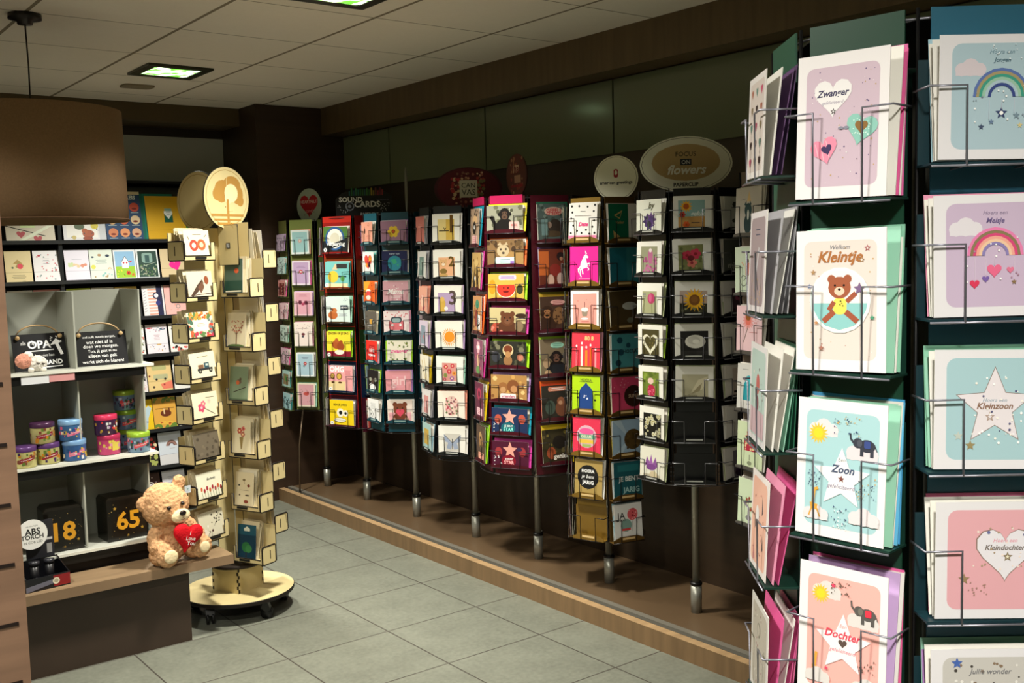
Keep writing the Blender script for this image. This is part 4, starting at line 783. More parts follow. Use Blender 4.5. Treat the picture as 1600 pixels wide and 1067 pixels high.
# --- rack beyond, half hidden by the foreground stand
r = Rack('h', 'grey card rack half hidden behind the dark green stand', 'half-hidden grey rack', 3.09, 2.28, 8, .225, None, 1.82, .60, '5a5450', d=.034, lip=.008)
r.faces([-52 + 45 * k for k in range(8)], {0: '6a5c52'})
r.column(-52, 'front column', 1.600, .2050, .150, .164, [
 'pale card with dark dog in party hat|EDEAE4|b CFC8C2;p E8C890 44 30 52 8 60 30;p 2A4A50 34 36 42 28 44 42;p 2A4A50 62 36 56 28 56 42;e 50 48 14 16 2A4A50;e 50 76 15 24 1E3C42;e 50 58 4 12 D8DCD8;l 20 26 40 24 1 888',
 'pale green card with lady on bicycle|B4BC90|b D4E2CC;e 50 30 5 5 4a2a20;r 42 34 60 60 D07060;l 36 40 26 32 3 E0B090;o 34 72 13 333;o 34 72 11.5 D4E2CC;o 68 72 13 333;o 68 72 11.5 D4E2CC;l 34 72 56 58 1.5 333;l 50 58 50 80 3 E0B090;w 50 92 60 1 9a9',
 'pink card with orange daisy|EDEAE4|b F2CCD4;u 46 32 24 16 F0A0A0 E8786A;e 46 24 10 8 9A5A24;l 46 44 28 78 2 5a4a3a;w 66 56 36 1 c88;d 10 3 62 20 84 44 2 d88',
 'white card with teal vase|B0AEB4|b DCDAD6;p 2AA0B0 24 78 26 44 44 24 58 26 66 48 66 78;e 44 34 12 10 4ab8c4;l 20 12 44 12 1.5 999;r 40 84 60 87 aaa',
 'pale green card with red gift|EDEAE4|b D6E4BE;r 28 38 74 62 B83048;u 50 34 20 9 C84048 d8a0a0;d 14 4 30 40 72 60 3 F0D0A0;l 50 70 50 82 3 8a9478;e 50 88 9 5 8a9478',
 'pale green card with small plant|EDEAE4|b D6E6C6;l 40 84 42 40 2 6a3c2c;d 10 4 30 34 60 70 4 7a9a50 A04838;e 44 84 12 6 888'], pc='54504c', spare=3)
r.sign(-.06, 1.80, 2.03, .20, -50, 'o', '8a9430', '6c7424', 'e 50 50 40 42 9aa23c', 'olive green oval sign mostly hidden behind the stand')

# --- big dark green stand in the foreground
CNT = (1.446, 0.863)
r = Rack('i', 'large dark green card stand close by on the right', 'big dark green stand', CNT[0], CNT[1], 8, .2028, rad(-128.525), 1.857, .62, '12332a', d=.050, wc='8c8c98', zfoot=.0)
m = MB(); m.lathe([(.001, 0), (.24, 0), (.24, .008), (.03, .02), (.001, .022)], 40, '2a2a2a'); m.build('floor_plate', M_METAL, r.t)
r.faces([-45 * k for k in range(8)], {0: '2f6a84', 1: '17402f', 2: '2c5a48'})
GW = 'b E9E4E6;'
dots = lambda sd, c: f'd 46 {sd} 16 12 86 90 .8 {c} C0A070;d 14 {sd + 3} 16 12 86 90 .6 F4F0F0'
r.column(-45, 'middle column', 1.618, .2325, .131, .191, [
 'mauve baby card with hearts, reading Zwanger|E060A8|' + GW + 'q 10 9 90 92 8 CBB4C4;' + dots(5, '6a5a80') + ';H 40 29 21 .0 EAE6E8;I 40 28 36 3a3458 Zwanger;i 40 34 24 A89CB0 gefeliciteerd;s 41 40 3.4 4a3a40;s 41 40 1.6 ddd;H 72 53 17 -.25 8CC4B8;d 30 3 62 46 82 58 .7 d8f0e8;H 72 52 7 -.1 8A6430;H 32 66 15 .25 F08CA8;l 22 62 26 72 .8 F8C0CC;l 28 60 32 74 .8 F8C0CC;l 34 60 38 72 .8 F8C0CC;H 35 66 6 .3 3A2A58;e 50 52 3 1.6 889;e 56 52 3 1.6 889',
 'cream baby card with waving bear, reading Kleintje|8FCBB0|' + GW + 'q 9 8 90 92 8 DDD0CA;' + dots(9, 'A86A58') + ';i 50 12.5 22 8a8a90 Welkom;I 50 20.5 50 A86A38 Kleintje;s 80 14 3.6 A04A50;s 80 14 1.6 DDD0CA;s 74 22 3.4 A8845C;s 74 22 1.6 DDD0CA;s 20 30 3.4 A8845C;o 50 50 34 E0ECEC;o 50 50 31 EFE9E6;p 8CC4C4 19.5 52 80.5 52 79 57 74 63 66 68 50 71 34 68 26 63 21 57;q 43 48 58 60 6 E8D860;l 44 58 32 65 6 A0543C;l 57 58 70 65 6 A0543C;l 58 51 68 45 5 A0543C;l 44 51 38 57 5 A0543C;B 50 41 12.5 A0583C E8C8B0;s 72 42 7 7A6088;d 4 3 47 50 54 58 1 4a5a30;s 86 62 3 4A9878;s 24 66 2.6 C08858;s 30 84 3.4 A87060;s 16 40 3 6a80a8',
 'pale blue baby card with elephant, reading Zoon|4FA8E0|' + GW + 'q 10 8 92 92 8 A6CCD2;y 30 22 16 DFD6DA;u 24 25 12 16 E8C040 F0D030;y 74 36 17 DCD2D8;e 79 30 9 6.6 3a3c48;o 69 28.5 5.4 3a3c48;l 65 29 61 26 2.4 3a3c48;l 61 26.3 60.4 22 2 3a3c48;l 73.5 31 73.5 37.5 3.8 3a3c48;l 84.5 31 84.5 37.5 3.8 3a3c48;l 87 28 90 33 .9 3a3c48;e 71 28.5 2.8 3.8 50525e;q 76 26.4 83 31.6 1.5 3C4C88;s 52 56 33 EDEBEE;i 52 42 8 888 Een;I 53 49 27 44506c Zoon;s 52 56 4 7a4a44;i 52 62 32 9a90a8 gefeliciteerd;y 24 84 14 DFD6DA;l 20 78 22 66 3 D8A040;l 22 66 26 65 3 D8A040;p D8A040 17 76 26 77 25 81 18 81;l 19 80 16 86 1.6 D8A040;l 25 80 29 86 1.6 D8A040;y 78 82 16 DFD6DA;d 26 4 40 10 74 24 .8 3a4a70 C8A060;d 26 6 70 52 90 68 .8 3a4a70 C8A060;d 20 8 14 52 30 64 .8 3a4a70;d 26 2 40 76 60 92 .8 3a4a70 eee',
 'salmon baby card with elephant, reading Dochter|E86AB8|' + GW + 'q 10 8 92 92 8 EFAFA8;y 32 20 16 D8D2D0;u 25 22 11 16 E8C040 F0D030;y 74 36 17 D8D2D0;e 79 30 9 6.6 5a5654;o 69 28.5 5.4 5a5654;l 65 29 61 26 2.4 5a5654;l 61 26.3 60.4 22 2 5a5654;l 73.5 31 73.5 37.5 3.8 5a5654;l 84.5 31 84.5 37.5 3.8 5a5654;l 87 28 90 33 .9 5a5654;e 71 28.5 2.8 3.8 747068;q 76 26.4 83 31.6 1.5 D8384C;s 52 56 33 EFE8EC;i 52 42.5 8 c88 Een;I 52 49 42 D8485C Dochter;H 52 55 5 0 5a4a44;i 52 61 30 E08898 gefeliciteerd;l 20 78 22 66 3 D8A040;p D8A040 17 76 26 77 25 81 18 81;y 24 84 14 D8D2D0;y 80 84 16 D8D2D0;d 26 4 36 10 60 20 .9 6a5a50;d 18 6 70 62 88 72 .9 6a5a50;s 40 14 3 E04868;s 34 76 2.6 E04868',
 'white baby card with grey panel|E060A8|' + GW + 'q 10 9 90 92 8 C8C4C0;' + dots(13, '6a5a80')],
 stack=[['+EDEAE4', 'E0609C', '+F0ECE4', 'E06AA8'], ['9ACFB8', '+EDEAE4', '8FCBB0'], ['9ACFB8', '+EDEAE4', '6ABEE8', '4FA8E0'], ['C9A8D8', '+EDEAE4', 'E878A8', 'F06AA8'], ['EDEAE4', 'E0609C']], pc='12332a', spare=0)
SQ = 'b E6E3E8;q 10 7 90 92 8 '
rb = lambda y, *c: f'a 50 {y} 23 ' + ' '.join(c)
r.column(0, 'right column', 1.6575, .1975, .155, .154, [
 'pale blue card with blue rainbow|A8D0E0|' + SQ + 'AEC6D2;y 25 28 12 D8CCD4;y 86 56 9 D8CCD4;i 50 14 20 6a8898 Hoera_een;I 50 21 14 4a6878 Jongen;' + rb(50, '5C74B0', 'A89870', '3E9C88', '9CC4AE', 'AEC6D2', '3A4A88') + ';s 50 63 5 34406c;o 50 63 1.6 fff;s 62 65 3 7a90a0;s 34 74 2.6 44506c;s 42 70 2.4 6a80a0;s 65 73 2.4 D8C890;d 16 4 24 40 78 72 .8 8a9aa8 fff;d 12 7 40 8 80 20 .8 e4eef4;l 40 52 40 68 .4 ccd;l 50 52 50 60 .4 ccd;l 60 52 60 63 .4 ccd',
 'lilac card with pink rainbow|E79AB8|' + SQ + 'C9B4CE;y 26 28 13 E2DCE4;y 86 62 8 E2DCE4;i 50 15 20 8a7a98 Hoera_een;I 50 22 15 6a5a88 Meisje;' + rb(50, 'E882B4', '8A7A58', 'D8487C', 'F0A898', 'F0C8A8', '8C80B8') + ';H 49 62 6 0 E86A90;H 33 73 4 0 D83A5C;H 42 69 3 0 7A60A8;H 62 62 3 0 E07898;s 65 72 2.4 8a7050;d 16 4 22 34 78 74 .8 b08aa0 fff;l 33 52 33 70 .4 dcd;l 49 52 49 58 .4 dcd;l 65 52 65 70 .4 dcd;l 42 52 42 66 .4 dcd',
 'pale blue card with big white star|9ACFB8|' + SQ + 'A9CAD2;s 50 48 34 8A7870;s 50 48 32.6 E6DEE4;i 50 42 20 8aa0b0 Hoera_een;I 50 47 30 8A6A58 Kleinzoon;s 46 56 4.4 B09A90;s 46 56 2 E6DEE4;s 78 20 5 9a8a60;s 78 20 2.4 d8d0b0;s 30 80 4.4 9a8a60;s 20 72 4 C0C8C0;d 30 3 30 20 76 78 1 F4F0E8 fff;d 6 5 40 30 70 70 1 5a5a80',
 'pink card with big white heart|E878A8|' + SQ + 'E2A9B2;H 58 42 25 0 8A7064;H 58 42 24 0 E6E2EA;i 58 33 20 E08CA0 Hoera_een;I 58 39 34 7a706c Kleindochter;s 60 47 4.4 8a7a60;s 60 47 2 e8e0c8;s 24 66 5 9a8060;d 26 3 30 20 84 60 1 F0E0D8 B09A80;o 44 26 1.4 6a70a0;o 74 28 1.4 6a70a0;d 14 6 28 66 44 80 .8 b08a80',
 'grey spotted card with blue star|9ACFB8|' + SQ + 'C8C4C0;d 70 3 14 12 86 60 1.4 4a4440 8a7460 e8e4e0;i 50 20 36 6a6a70 Jullie_wonder;s 22 12 5 4A68B0;u 38 36 8 9 6a5a50 ccc'],
 stack=[['+EDEAE4', '+F0ECE4', 'A8D0E0'], ['+EDEAE4', '+F0ECE4', 'E79AB8'], ['+EDEAE4', '9ACFB8', '8FCBB0'], ['+F0ECE4', '+EDEAE4', 'E878A8'], ['+EDEAE4', 'B080C0', '9ACFB8']], pc='123038', spare=0, env=True)
r.column(-92, 'left column', 1.657, .1972, .128, .148, [
 'white card with rows of tiny brown hearts|B080C0|b E2DCDA;q 8 6 92 94 6 D0C4BE;' + ';'.join(f'H {22 + 28 * (k % 3)} {16 + 17 * (k // 3)} 6 0 {"A86A58 6A8A80 C05070 8a7a60 3a2a28".split()[k % 5]}' for k in range(15)),
 'grey mauve card with silver ribbon|8C8A90|b D8D2D4;q 8 6 92 94 8 9C8C90;w 50 18 30 2 556;l 60 36 48 60 5 c8c8cc;l 48 60 60 78 3 3a3a40;d 20 3 20 66 80 90 1.4 C8A878',
 'mint card with small flowers|9ACFB8|b D9D6D8;q 8 6 92 94 8 AFC4BE;e 50 40 10 12 B8605C;e 48 60 9 10 8a3a44;d 16 3 20 20 80 90 2 6a5a58 e8d8d0;r 10 66 90 92 C4A8B0',
 'peach card with feathers|E878A8|b EDE4E2;q 8 6 92 94 8 EBB8A4;p 4a4a50 64 20 72 36 66 40;p 6a5a58 24 40 34 56 28 60;p B07830 44 66 54 84 46 84;p 4a4a50 70 58 78 72 72 76;e 40 44 10 12 E8E4E4;p D0808C 24 76 32 92 26 92;d 14 3 20 16 80 90 1.4 A05850',
 'silver glitter card with curls|E0609C|b D8D4D0;q 8 6 92 94 8 B8B0A4;d 46 3 14 12 86 90 1.3 8a8478 F0ECE4 a04860;o 46 30 9 8a8478;o 46 30 7 B8B0A4'],
 u=.040, stack=[['EDEAE4', '6A4A78', '5A4068'], ['B0AEB4', '+EDEAE4', '8C8A90', 'B0AEB4'], ['+EDEAE4', '+F0ECE4', '9ACFB8', '2A6A50', '2A6A50'], ['E79AB8', 'E0609C'], ['E0609C', '+EDEAE4', 'E0609C', 'E878A8']], pc='12332a', spare=0, d=.056)
# ------------------------------------------------------------ birch plywood card tower on castors
TX, TY = 1.772, 4.368
tb = math.atan2(-TY, -TX); tL, tR = tb - pi / 4, tb + pi / 4
BI, BE = 'd6c490', '150d08'
tower = thing('birch_card_tower', 'laser-cut birch plywood card tower on a round wheeled base', 'card stand', (TX, TY, 0))
m = MB(); m.lathe([(.001, .082), (.243, .082), (.245, .085), (.245, .098), (.243, .100), (.001, .100)], 64, BI, sm=False)
for i in range(len(m.f)):
    z = sum(m.v[q][2] for q in m.f[i]) / 4
    if z < .0992: m.c[i] = srgb('1a1410')
m.build('round_base', M_BIRCH, tower)
for k in range(5):
    a = tb + rad(-40 + 72 * k); cst = MB(); x, y = .195 * cos(a), .195 * sin(a)
    cst.box(-.016, -.016, .076, .016, .016, .082, '1c1c1c'); cst.tube([(-.014, 0, .05), (-.016, .0, .078)], .007, '151515', n=10); cst.prism([(.0, .078), (.018, .075), (.030, .04), (.012, .03), (-.012, .05)], -.018, .018, '101010')
    o = cst.build('castor', M_PLAST, tower, TR(x, y, 0, a + .8))
    wm = MB()
    for sy in (-.016, .006): wm.tube([(.012, sy, .026), (.012, sy + .010, .026)], .026, '121212', n=20)
    wm.build('wheel', M_PLAST, o)
m = MB(); hw = .078
for k in range(4):
    Mk = TR(0, 0, 0, tL + pi / 2 * k)
    m.add([(hw, -hw, .1), (hw, hw, .1), (hw, hw, .212), (hw, -hw, .212)], [(0, 1, 2, 3)], BI, M=Mk)
    for j in range(7):   # burnt finger joints at the corner
        m.add([(hw + .0003, hw - .007 * (j % 2) - .002, .102 + .0157 * j), (hw + .0003, hw, .102 + .0157 * j), (hw + .0003, hw, .1175 + .0157 * j), (hw + .0003, hw - .007 * (j % 2) - .002, .1175 + .0157 * j)], [(0, 1, 2, 3)], BE, M=Mk)
        m.add([(hw + .0003, -hw, .102 + .0157 * j), (hw + .0003, -hw + .007 * ((j + 1) % 2) + .002, .102 + .0157 * j), (hw + .0003, -hw + .007 * ((j + 1) % 2) + .002, .1175 + .0157 * j), (hw + .0003, -hw, .1175 + .0157 * j)], [(0, 1, 2, 3)], BE, M=Mk)
m.build('foot_box', M_BIRCH, tower)
m = MB(); m.lathe([(.001, .212), (.118, .212), (.12, .214), (.12, .224), (.118, .226), (.001, .226)], 48, '241a14'); m.build('turntable', M_BIRCH, tower)
def board(pts, y0, y1, M, name, parent, art=None, w=0, h=0):
    m = MB(); m.prism(pts, y0, y1, BI, edge=BE, M=M); m.tube([(p[0], (y0 + y1) / 2, p[1]) for p in pts], .0028, BE, n=5, close=True, M=M)
    if art: draw(m, art, w, h, M=M @ Matrix.Translation((0, y0, 0)), clampit=False)
    return m.build(name, M_BIRCH, parent)
# main cross boards (left arm, right arm and the two behind)
def arm(th, r0, r1, z0, z1):
    M = TR(0, 0, 0, th); m = MB(); m.prism([(r0, z0), (r1, z0), (r1, z1), (r0, z1)], -.002, .002, BI, edge=BE, M=M); m.build('cross_board', M_BIRCH, tower)
arm(tL, .004, .105, .236, 1.70); arm(tR, .004, .050, .236, 1.74)
for k in range(8): arm(tL, .105, .302, 1.565 - .1695 * k, 1.565 - .1695 * k + .112)
for k in range(6): arm(tR, .050, .235, 1.405 - .231 * k, 1.405 - .231 * k + .160)
arm(tR, .050, .16, 1.56, 1.72); arm(tL + pi, .004, .235, .30, 1.66); arm(tR + pi, .004, .235, .30, 1.66)
RR = random.Random(4)
def tray_col(nth, along, s0, w, h, zs, dep, cheek_s, rows, colname, tilt, nspare, front=True, group='cards in the birch tower'):
    """pockets facing nth on the board that runs along 'along'; x of the local frame is nth+90deg"""
    nx, ny = cos(nth), sin(nth); ax, ay = cos(along), sin(along)
    sgn = 1 if (cos(nth + pi / 2) * ax + sin(nth + pi / 2) * ay) > 0 else -1
    for i, z in enumerate(zs):
        M = TR(ax * s0, ay * s0, z, nth + pi / 2)
        hw = w / 2 + .010; xo = sgn * (cheek_s - s0)    # outer cheek
        xi = -sgn * hw; x0, x1 = min(xi, xo), max(xi, xo)
        m = MB(); m.box(x0, -dep, -.004, x1, -.003, 0, BI, top=BI); tr = m.build('card_tray', M_BIRCH, tower, M)
        c = MB(); R2_ = rrectp(.003, -.012, dep + .012, .066, .008)     # outer cheek plate; the dark of its open slot is painted on
        Mc = Matrix.Translation((xo, 0, 0)) @ Matrix.Rotation(-pi / 2, 4, 'Z')
        c.prism([(p[0], p[1]) for p in R2_], -.0018, .0018, BI, edge=BE, M=Mc)
        for yy in (-.0021, .0021): c.add([(dep * .5 - .002, yy, .008), (dep * .5 + .003, yy, .008), (dep * .5 + .003, yy, .046), (dep * .5 - .002, yy, .046)], [(0, 1, 2, 3)], '1c120a', M=Mc)
        c.tube([(p[0], 0, p[1]) for p in R2_], .0036, BE, n=5, close=True, M=Mc)
        c.build('slotted_cheek', M_BIRCH, tr)
        f = MB(); e = .020
        f.prism([(x0, -.012), (x1, -.012), (x1, .062), (x1 - e, .062), (x1 - e, .006), (x0 + e * .6, .006), (x0 + e * .6, .058), (x0, .058)], -dep - .004, -dep, BI, edge=BE)
        f.tube([(a_, -dep - .0025, b_) for a_, b_ in ((x0, -.012), (x1, -.012), (x1, .062), (x1 - e, .062), (x1 - e, .006), (x0 + e * .6, .006), (x0 + e * .6, .058), (x0, .058))], .003, BE, n=5, close=True)
        f.box(-.030, -dep - .0075, -.006, .030, -dep - .0041, .003, '1a1a18'); f.box(-.012, -dep - .0068, -.003, .014, -dep - .0066, .002, 'ddd8c8'); f.build('front_frame', M_BIRCH, tr)
        if rows and i < len(rows) and rows[i]:
            dsc, art = rows[i].split('|'); bg = art.split(';')[0].split()[1] if art.startswith('b ') else 'E9DFC0'
            N = len(zs); pos = (ORD[i] if i < N - 1 else 'bottom') + ' pocket'
            L_ = f'{dsc}, {pos}, {colname} of the birch tower'
            if len(L_.split()) > 16: print('LONG', L_)
            o = sheet(w, h, .0012, bg, art).build('greeting_card', M_PRINT, None, TR(TX, TY, 0) @ M @ TR(RR.uniform(-.003, .003), -dep + .004, .001, 0, -rad(tilt + RR.uniform(-1.5, 2)), rad(RR.uniform(-1.5, 1.5))))
            tag(o, L_, 'card', group)
        for q in range(nspare):
            y2 = -dep + .014 + (dep - .03) * q / max(1, nspare - 1)
            tm = math.atan(min(.9, (-y2 + .0) / h))
            SPARE.box(-w / 2, 0, .001, w / 2, .0012, h + RR.uniform(-.008, .014), ['E2D6B4', 'D6C8A4', 'E9E0C6', 'C9BB98'][q % 4], M=TR(TX, TY, 0) @ M @ TR(RR.uniform(-.006, .006), y2, 0, 0, -tm * RR.uniform(.25, .6)))
kr = 'b E6DBBC;'
tray_col(tR, tL, .208, .140, .112, [1.575 - .1695 * k for k in range(8)], .082, .304, [
 'beige card with two red rings|' + kr + 'o 36 56 17 C84838;o 36 56 8 EED8C0;o 66 54 17 D8603C;o 66 54 8 F0C8A0;w 52 16 40 1 543;l 14 20 20 34 2 433;l 90 16 80 26 2 433',
 'grey card with perched brown bird|b C9C2B0;p 4a382c 10 90 40 50 60 30 64 44 40 76 16 96;p 6a4a38 40 60 60 36 66 60 50 84;e 76 34 9 13 8A4A30;l 8 90 94 84 2 4a3828',
 'cream card with fruit border|' + kr + 'd 34 3 4 4 96 24 6 D8502C 5a7a48 E8903C;d 30 4 4 76 96 96 6 D8502C 5a7a48 b03a50;d 14 5 2 20 16 80 6 D8603C 4a6a58;d 14 6 84 20 98 80 6 C84838 6a7a78;q 24 30 78 72 4 F0E6CC;w 50 44 34 3 a76',
 'cream card with dark vintage truck|' + kr + 'r 30 46 52 62 7A5A44;r 54 40 74 62 34505A;r 60 44 70 52 b8c8c0;r 26 60 86 68 2c3034;o 36 70 7 222;o 78 70 7 222;o 36 70 3 998;o 78 70 3 998;w 52 16 50 1 776',
 'cream card with pink blossom twig|' + kr + 'f 34 56 15 5 C84A68 E8B0B8;f 42 42 10 5 D86A80 fda;l 46 60 84 86 2 3a2a24;f 66 34 8 5 D8C8B0 caa;w 70 20 36 1 665',
 'dark brown card leaning in pocket|b 6A6050;d 22 3 8 10 92 90 5 564c3e 4a4236 756a58',
 'white card with row of tulips|b E8E4CC;' + ';'.join(f'e {16 + 11 * k} {60 + 8 * (k % 2)} 4 7 {"A02838" if k % 3 else "C8603C"};l {16 + 11 * k} 70 {18 + 11 * k} 96 1.4 4a6a38' for k in range(8)) + ';i 58 26 34 333 Bedankt',
 'grey card with black flower stems|b D2CCB4;d 16 3 50 10 94 50 3 3a342c;l 60 60 84 14 1.2 3a342c;l 30 94 36 74 1.2 222;l 44 94 48 70 1.2 222;d 8 6 26 68 56 84 3 4a3028'],
 'left column', 8, 7)
tray_col(tL, tR, .122, .106, .150, [1.415 - .231 * k for k in range(6)], .072, .232, [
 'dark green card with orange sun|b 4E6456;r 0 62 100 100 24493c;r 8 90 92 94 e8e0c8;e 66 34 12 10 D8603A;w 34 12 40 1 8a9a88',
 'beige card with autumn tree|b D9CDAE;e 50 96 46 10 5A7040;l 50 90 50 50 5 6A4430;l 50 64 30 44 2.4 6A4430;l 50 62 72 40 2.4 6A4430;d 40 3 18 22 84 54 3 B04A38 8a3a30 c8705a',
 'green card with robin on branch|b 7A8C70;e 50 44 14 10 6a5848;e 44 46 9 9 C8643A;o 58 36 6 5a4a3c;l 20 74 90 58 3 3a3028;r 0 92 100 100 5a6c50',
 'cream card with red bouquet|b E4D8B4;f 40 32 14 6 C05040 fda;f 60 26 11 5 D87868 a34;f 58 42 13 6 B86A58 fda;p 9A8450 40 50 62 50 54 84 48 84;l 50 50 50 84 1.4 6a5a38',
 'cream card with mushrooms and beetles|b DDD0AC;e 46 22 8 5 7a6a48;l 46 24 50 34 2 7a6a48;e 72 38 8 6 7A3828;e 20 38 5 4 333;w 50 52 50 1 876;e 66 66 12 3 4a3a2c;e 60 84 12 7 8a4030;e 24 66 4 4 543',
 'teal night card with green tree|b 1E5060;r 0 30 100 100 16384a;e 46 66 24 22 2c6a3c;e 60 70 18 16 3a7a44;y 50 14 16 D8DCC8;l 46 80 46 96 4 3a2a1c'],
 'right column', 5, 8)
tray_col(tL + pi, tR, .122, .106, .150, [1.535 - .231 * k for k in range(6)], .070, .232, ['pale card with red flowers|b E2DACA;d 24 3 16 14 90 60 6 C03A3C D87070 8a2a30;l 50 60 46 90 2 465;w 46 88 30 1 8ac',
 'cream card with green sprig|b DCD8B4;e 60 60 10 20 6a8a3c', 'cream card with black fern|b DAD2BA;d 20 3 20 20 80 90 4 4a4436', 'rust card with dark figure|b A85434;e 44 50 16 24 4a3a38', 'olive card with pale brush|b 8A8058;l 20 90 80 20 4 b8ae84', 'grey green card|b 8FA08A;r 60 0 100 100 d8d4bc'], 'far right column', 5, 3)
# icons plate and the two oval signs
M = TR(cos(tR) * .10, sin(tR) * .10, 1.63, tL + pi / 2) @ Matrix.Translation((0, -.060, 0))
board([(-.055, -.09), (.055, -.09), (.055, .08), (-.055, .08)], -.002, .002, M, 'icon_plate', tower, 'r 0 0 0.1 0.1 fff;f 16 8 4 5 C8A868 D6C490;s 46 8 4 C8A868;l 66 44 80 62 2 C8A868;e 14 50 5 5 C8A868;l 6 20 30 20 1 C8A868;l 60 20 84 20 1 C8A868', .11, .17)
m = MB(); m.box(-.012, -.0032, .0, .010, -.0021, .024, '1c1814'); [m.box(-.009 + .006 * k, -.0036, .003, -.006 + .006 * k, -.0033, .021, 'dddddd') for k in range(3)]; m.build('barcode_label', M_PRINT, tower, M @ Matrix.Translation((0, 0, -.02)))
tree = 'r 0 0 0.1 0.1 fff;e 50 50 46 46 a88a4c;e 50 50 45 45 D6C490;e 38 40 15 18 B08440;e 30 44 11 11 B08440;e 42 30 8 9 B08440;e 62 30 20 16 B08440;e 74 44 13 16 B08440;e 80 54 8 9 B08440;r 50 16 50.8 62 D6C490;e 60 42 15 15 EAD9A8;e 54 50 9 9 EAD9A8;r 49 52 54 92 B08440;r 14 76 86 80 B08440;r 20 84 80 87 B08440;r 27 90 73 94 B08440'
M = TR(cos(tR) * .075 + cos(tL) * .035, sin(tR) * .075 + sin(tL) * .035, 1.695, tR + pi / 2)
ts = board([(p[0], p[1] + .131) for p in circ(56, .131)], -.003, .003, M, 'tree_sign', tower, tree, .262, .262); ts['label'] = 'oval birch sign with burnt-in tree'
M = TR(cos(tR) * -.125, sin(tR) * -.125, 1.69, tL + pi / 2)
ts = board([(p[0], p[1] + .131) for p in circ(56, .131)], -.003, .003, M, 'tree_sign', tower, 'r 0 0 0.1 0.1 fff;e 50 50 46 46 a88a4c;e 50 50 45 45 D6C490', .262, .262)
m = MB(); m.tube([(cos(tR) * .071 + cos(tL) * .035, sin(tR) * .071 + sin(tL) * .035, 1.60), (cos(tR) * .071 + cos(tL) * .035, sin(tR) * .071 + sin(tL) * .035, 1.72)], .007, BI); m.tube([(cos(tR) * -.125, sin(tR) * -.125, 1.6), (cos(tR) * -.125, sin(tR) * -.125, 1.72)], .007, BI); m.build('sign_stem', M_BIRCH, tower)

# ------------------------------------------------------------ black stepped card shelving on the rear wall
YF = 6.36
wall = thing('wall_card_shelving', 'black tiered card shelving along the rear wall behind the grey shelving', 'shelving', (0, 0, 0))
m = MB(); m.box(.9, 6.62, 0, 2.74, 6.64, 2.05, '15171a'); m.build('back_panel', M_PAINT, wall)
TZ = [1.695, 1.462, 1.230, .998, .766, .534, .302, .07]
for i, z in enumerate(TZ):
    m = MB(); m.box(.9, YF - .012, z - .012, 2.74, 6.60, z, '16181b', top='1c1f22'); m.box(.9, YF - .014, z - .014, 2.74, YF - .0122, z + .008, '26292c')
    hh = .33 if i == 0 else .20
    m.add([(.9, YF + .05, z), (2.74, YF + .05, z), (2.74, YF + .12, z + hh), (.9, YF + .12, z + hh)], [(0, 1, 2, 3)], '1a1d20')
    m.build('tier', M_PLAST, wall)
for x in (1.610, 2.755, .9):
    m = MB(); m.box(x - .010, YF + .0, 0, x + .010, 6.61, 2.04, '34383c'); m.build('upright', M_METAL, wall)
m = MB(); m.box(.9, YF + .06, 2.045, 2.74, 6.62, 2.06, '0c0d0f'); m.build('top_board', M_PAINT, wall)
def wc(x0, x1, row, h, dsc, art, where=None, cat='card', name='greeting_card', dy=0, gl=False, t=.0015, grp='cards on the black wall shelving'):
    W = x1 - x0; bg = art.split(';')[0].split()[1]
    o = sheet(W, h, t, bg, art).build(name, M_GLOSS if gl else M_PRINT, None, TR((x0 + x1) / 2, YF - .004 + dy, TZ[row] + .001, 0, -rad(11), 0))
    L_ = dsc + (', ' + where if where else '')
    if len(L_.split()) > 16: print('LONG', L_)
    tag(o, L_, cat, grp)
T0 = 'top shelf of the rear wall'
wc(1.325, 1.585, 0, .27, 'wrapped card with hearts and painted-on wrap reflections', 'b C8BEA0;r 0 40 100 100 D8D0BC;h 30 84 9 B85058;h 64 94 9 B85058;l 0 66 80 88 2 2a2620;p E8F0D8 20 100 50 84 96 60 96 66 56 88 30 100;r 30 58 60 70 D8F0B0', T0, gl=True)  # shine on the wrapping is pale shapes painted into the card art
wc(1.632, 1.872, 0, .27, 'white bear card with sketched green tree', 'b E2E2E6;r 8 10 80 92 F0EFEA;e 38 68 12 8 5a6a50;o 74 66 9 D8C850;e 58 84 14 10 A8583C;o 50 78 7 B0603C;e 56 94 12 5 984a30;o 24 92 5 c8b878;d 12 3 16 60 84 96 1.6 4a4a50;r 84 0 100 100 c8ccd2', T0)
wc(1.876, 2.092, 0, .30, 'blue card with nine round cartoon faces', 'b 24466e;r 0 0 100 6 d8c8a8;T 58 13 60 E8F0F0 MIJN_REIS;' + ';'.join(f'o {18 + 32 * (k % 3)} {32 + 26 * (k // 3)} 13 {"D8784C E0A870 C85038 E8C088 D86844 E0C8A0 D08058 E09868 D8A888".split()[k]};e {18 + 32 * (k % 3)} {35 + 26 * (k // 3)} 7 3 7a2418;w {18 + 32 * (k % 3)} {43 + 26 * (k // 3)} 26 1 cdd' for k in range(9)), T0)
wc(2.094, 2.30, 0, .290, 'teal envelope card standing behind the yellow card', 'b 12806A;r 0 0 10 100 0e6a58', T0, dy=.018)
wc(2.122, 2.36, 0, .275, 'mustard yellow card with small green envelope', 'b D8A81A;r 46 34 68 60 0F5A44;p EAF0EC 46 34 68 34 68 40 57 52 46 40;r 48 28 66 34 8ab0a0;w 57 36 12 2 567;l 4 78 96 76 .6 a88014', T0)
wc(2.34, 2.48, 0, .26, 'green card behind the birch signs', 'b 2E8A1E;r 70 0 100 100 1e6a14', T0, dy=.018)
T1 = 'second shelf'
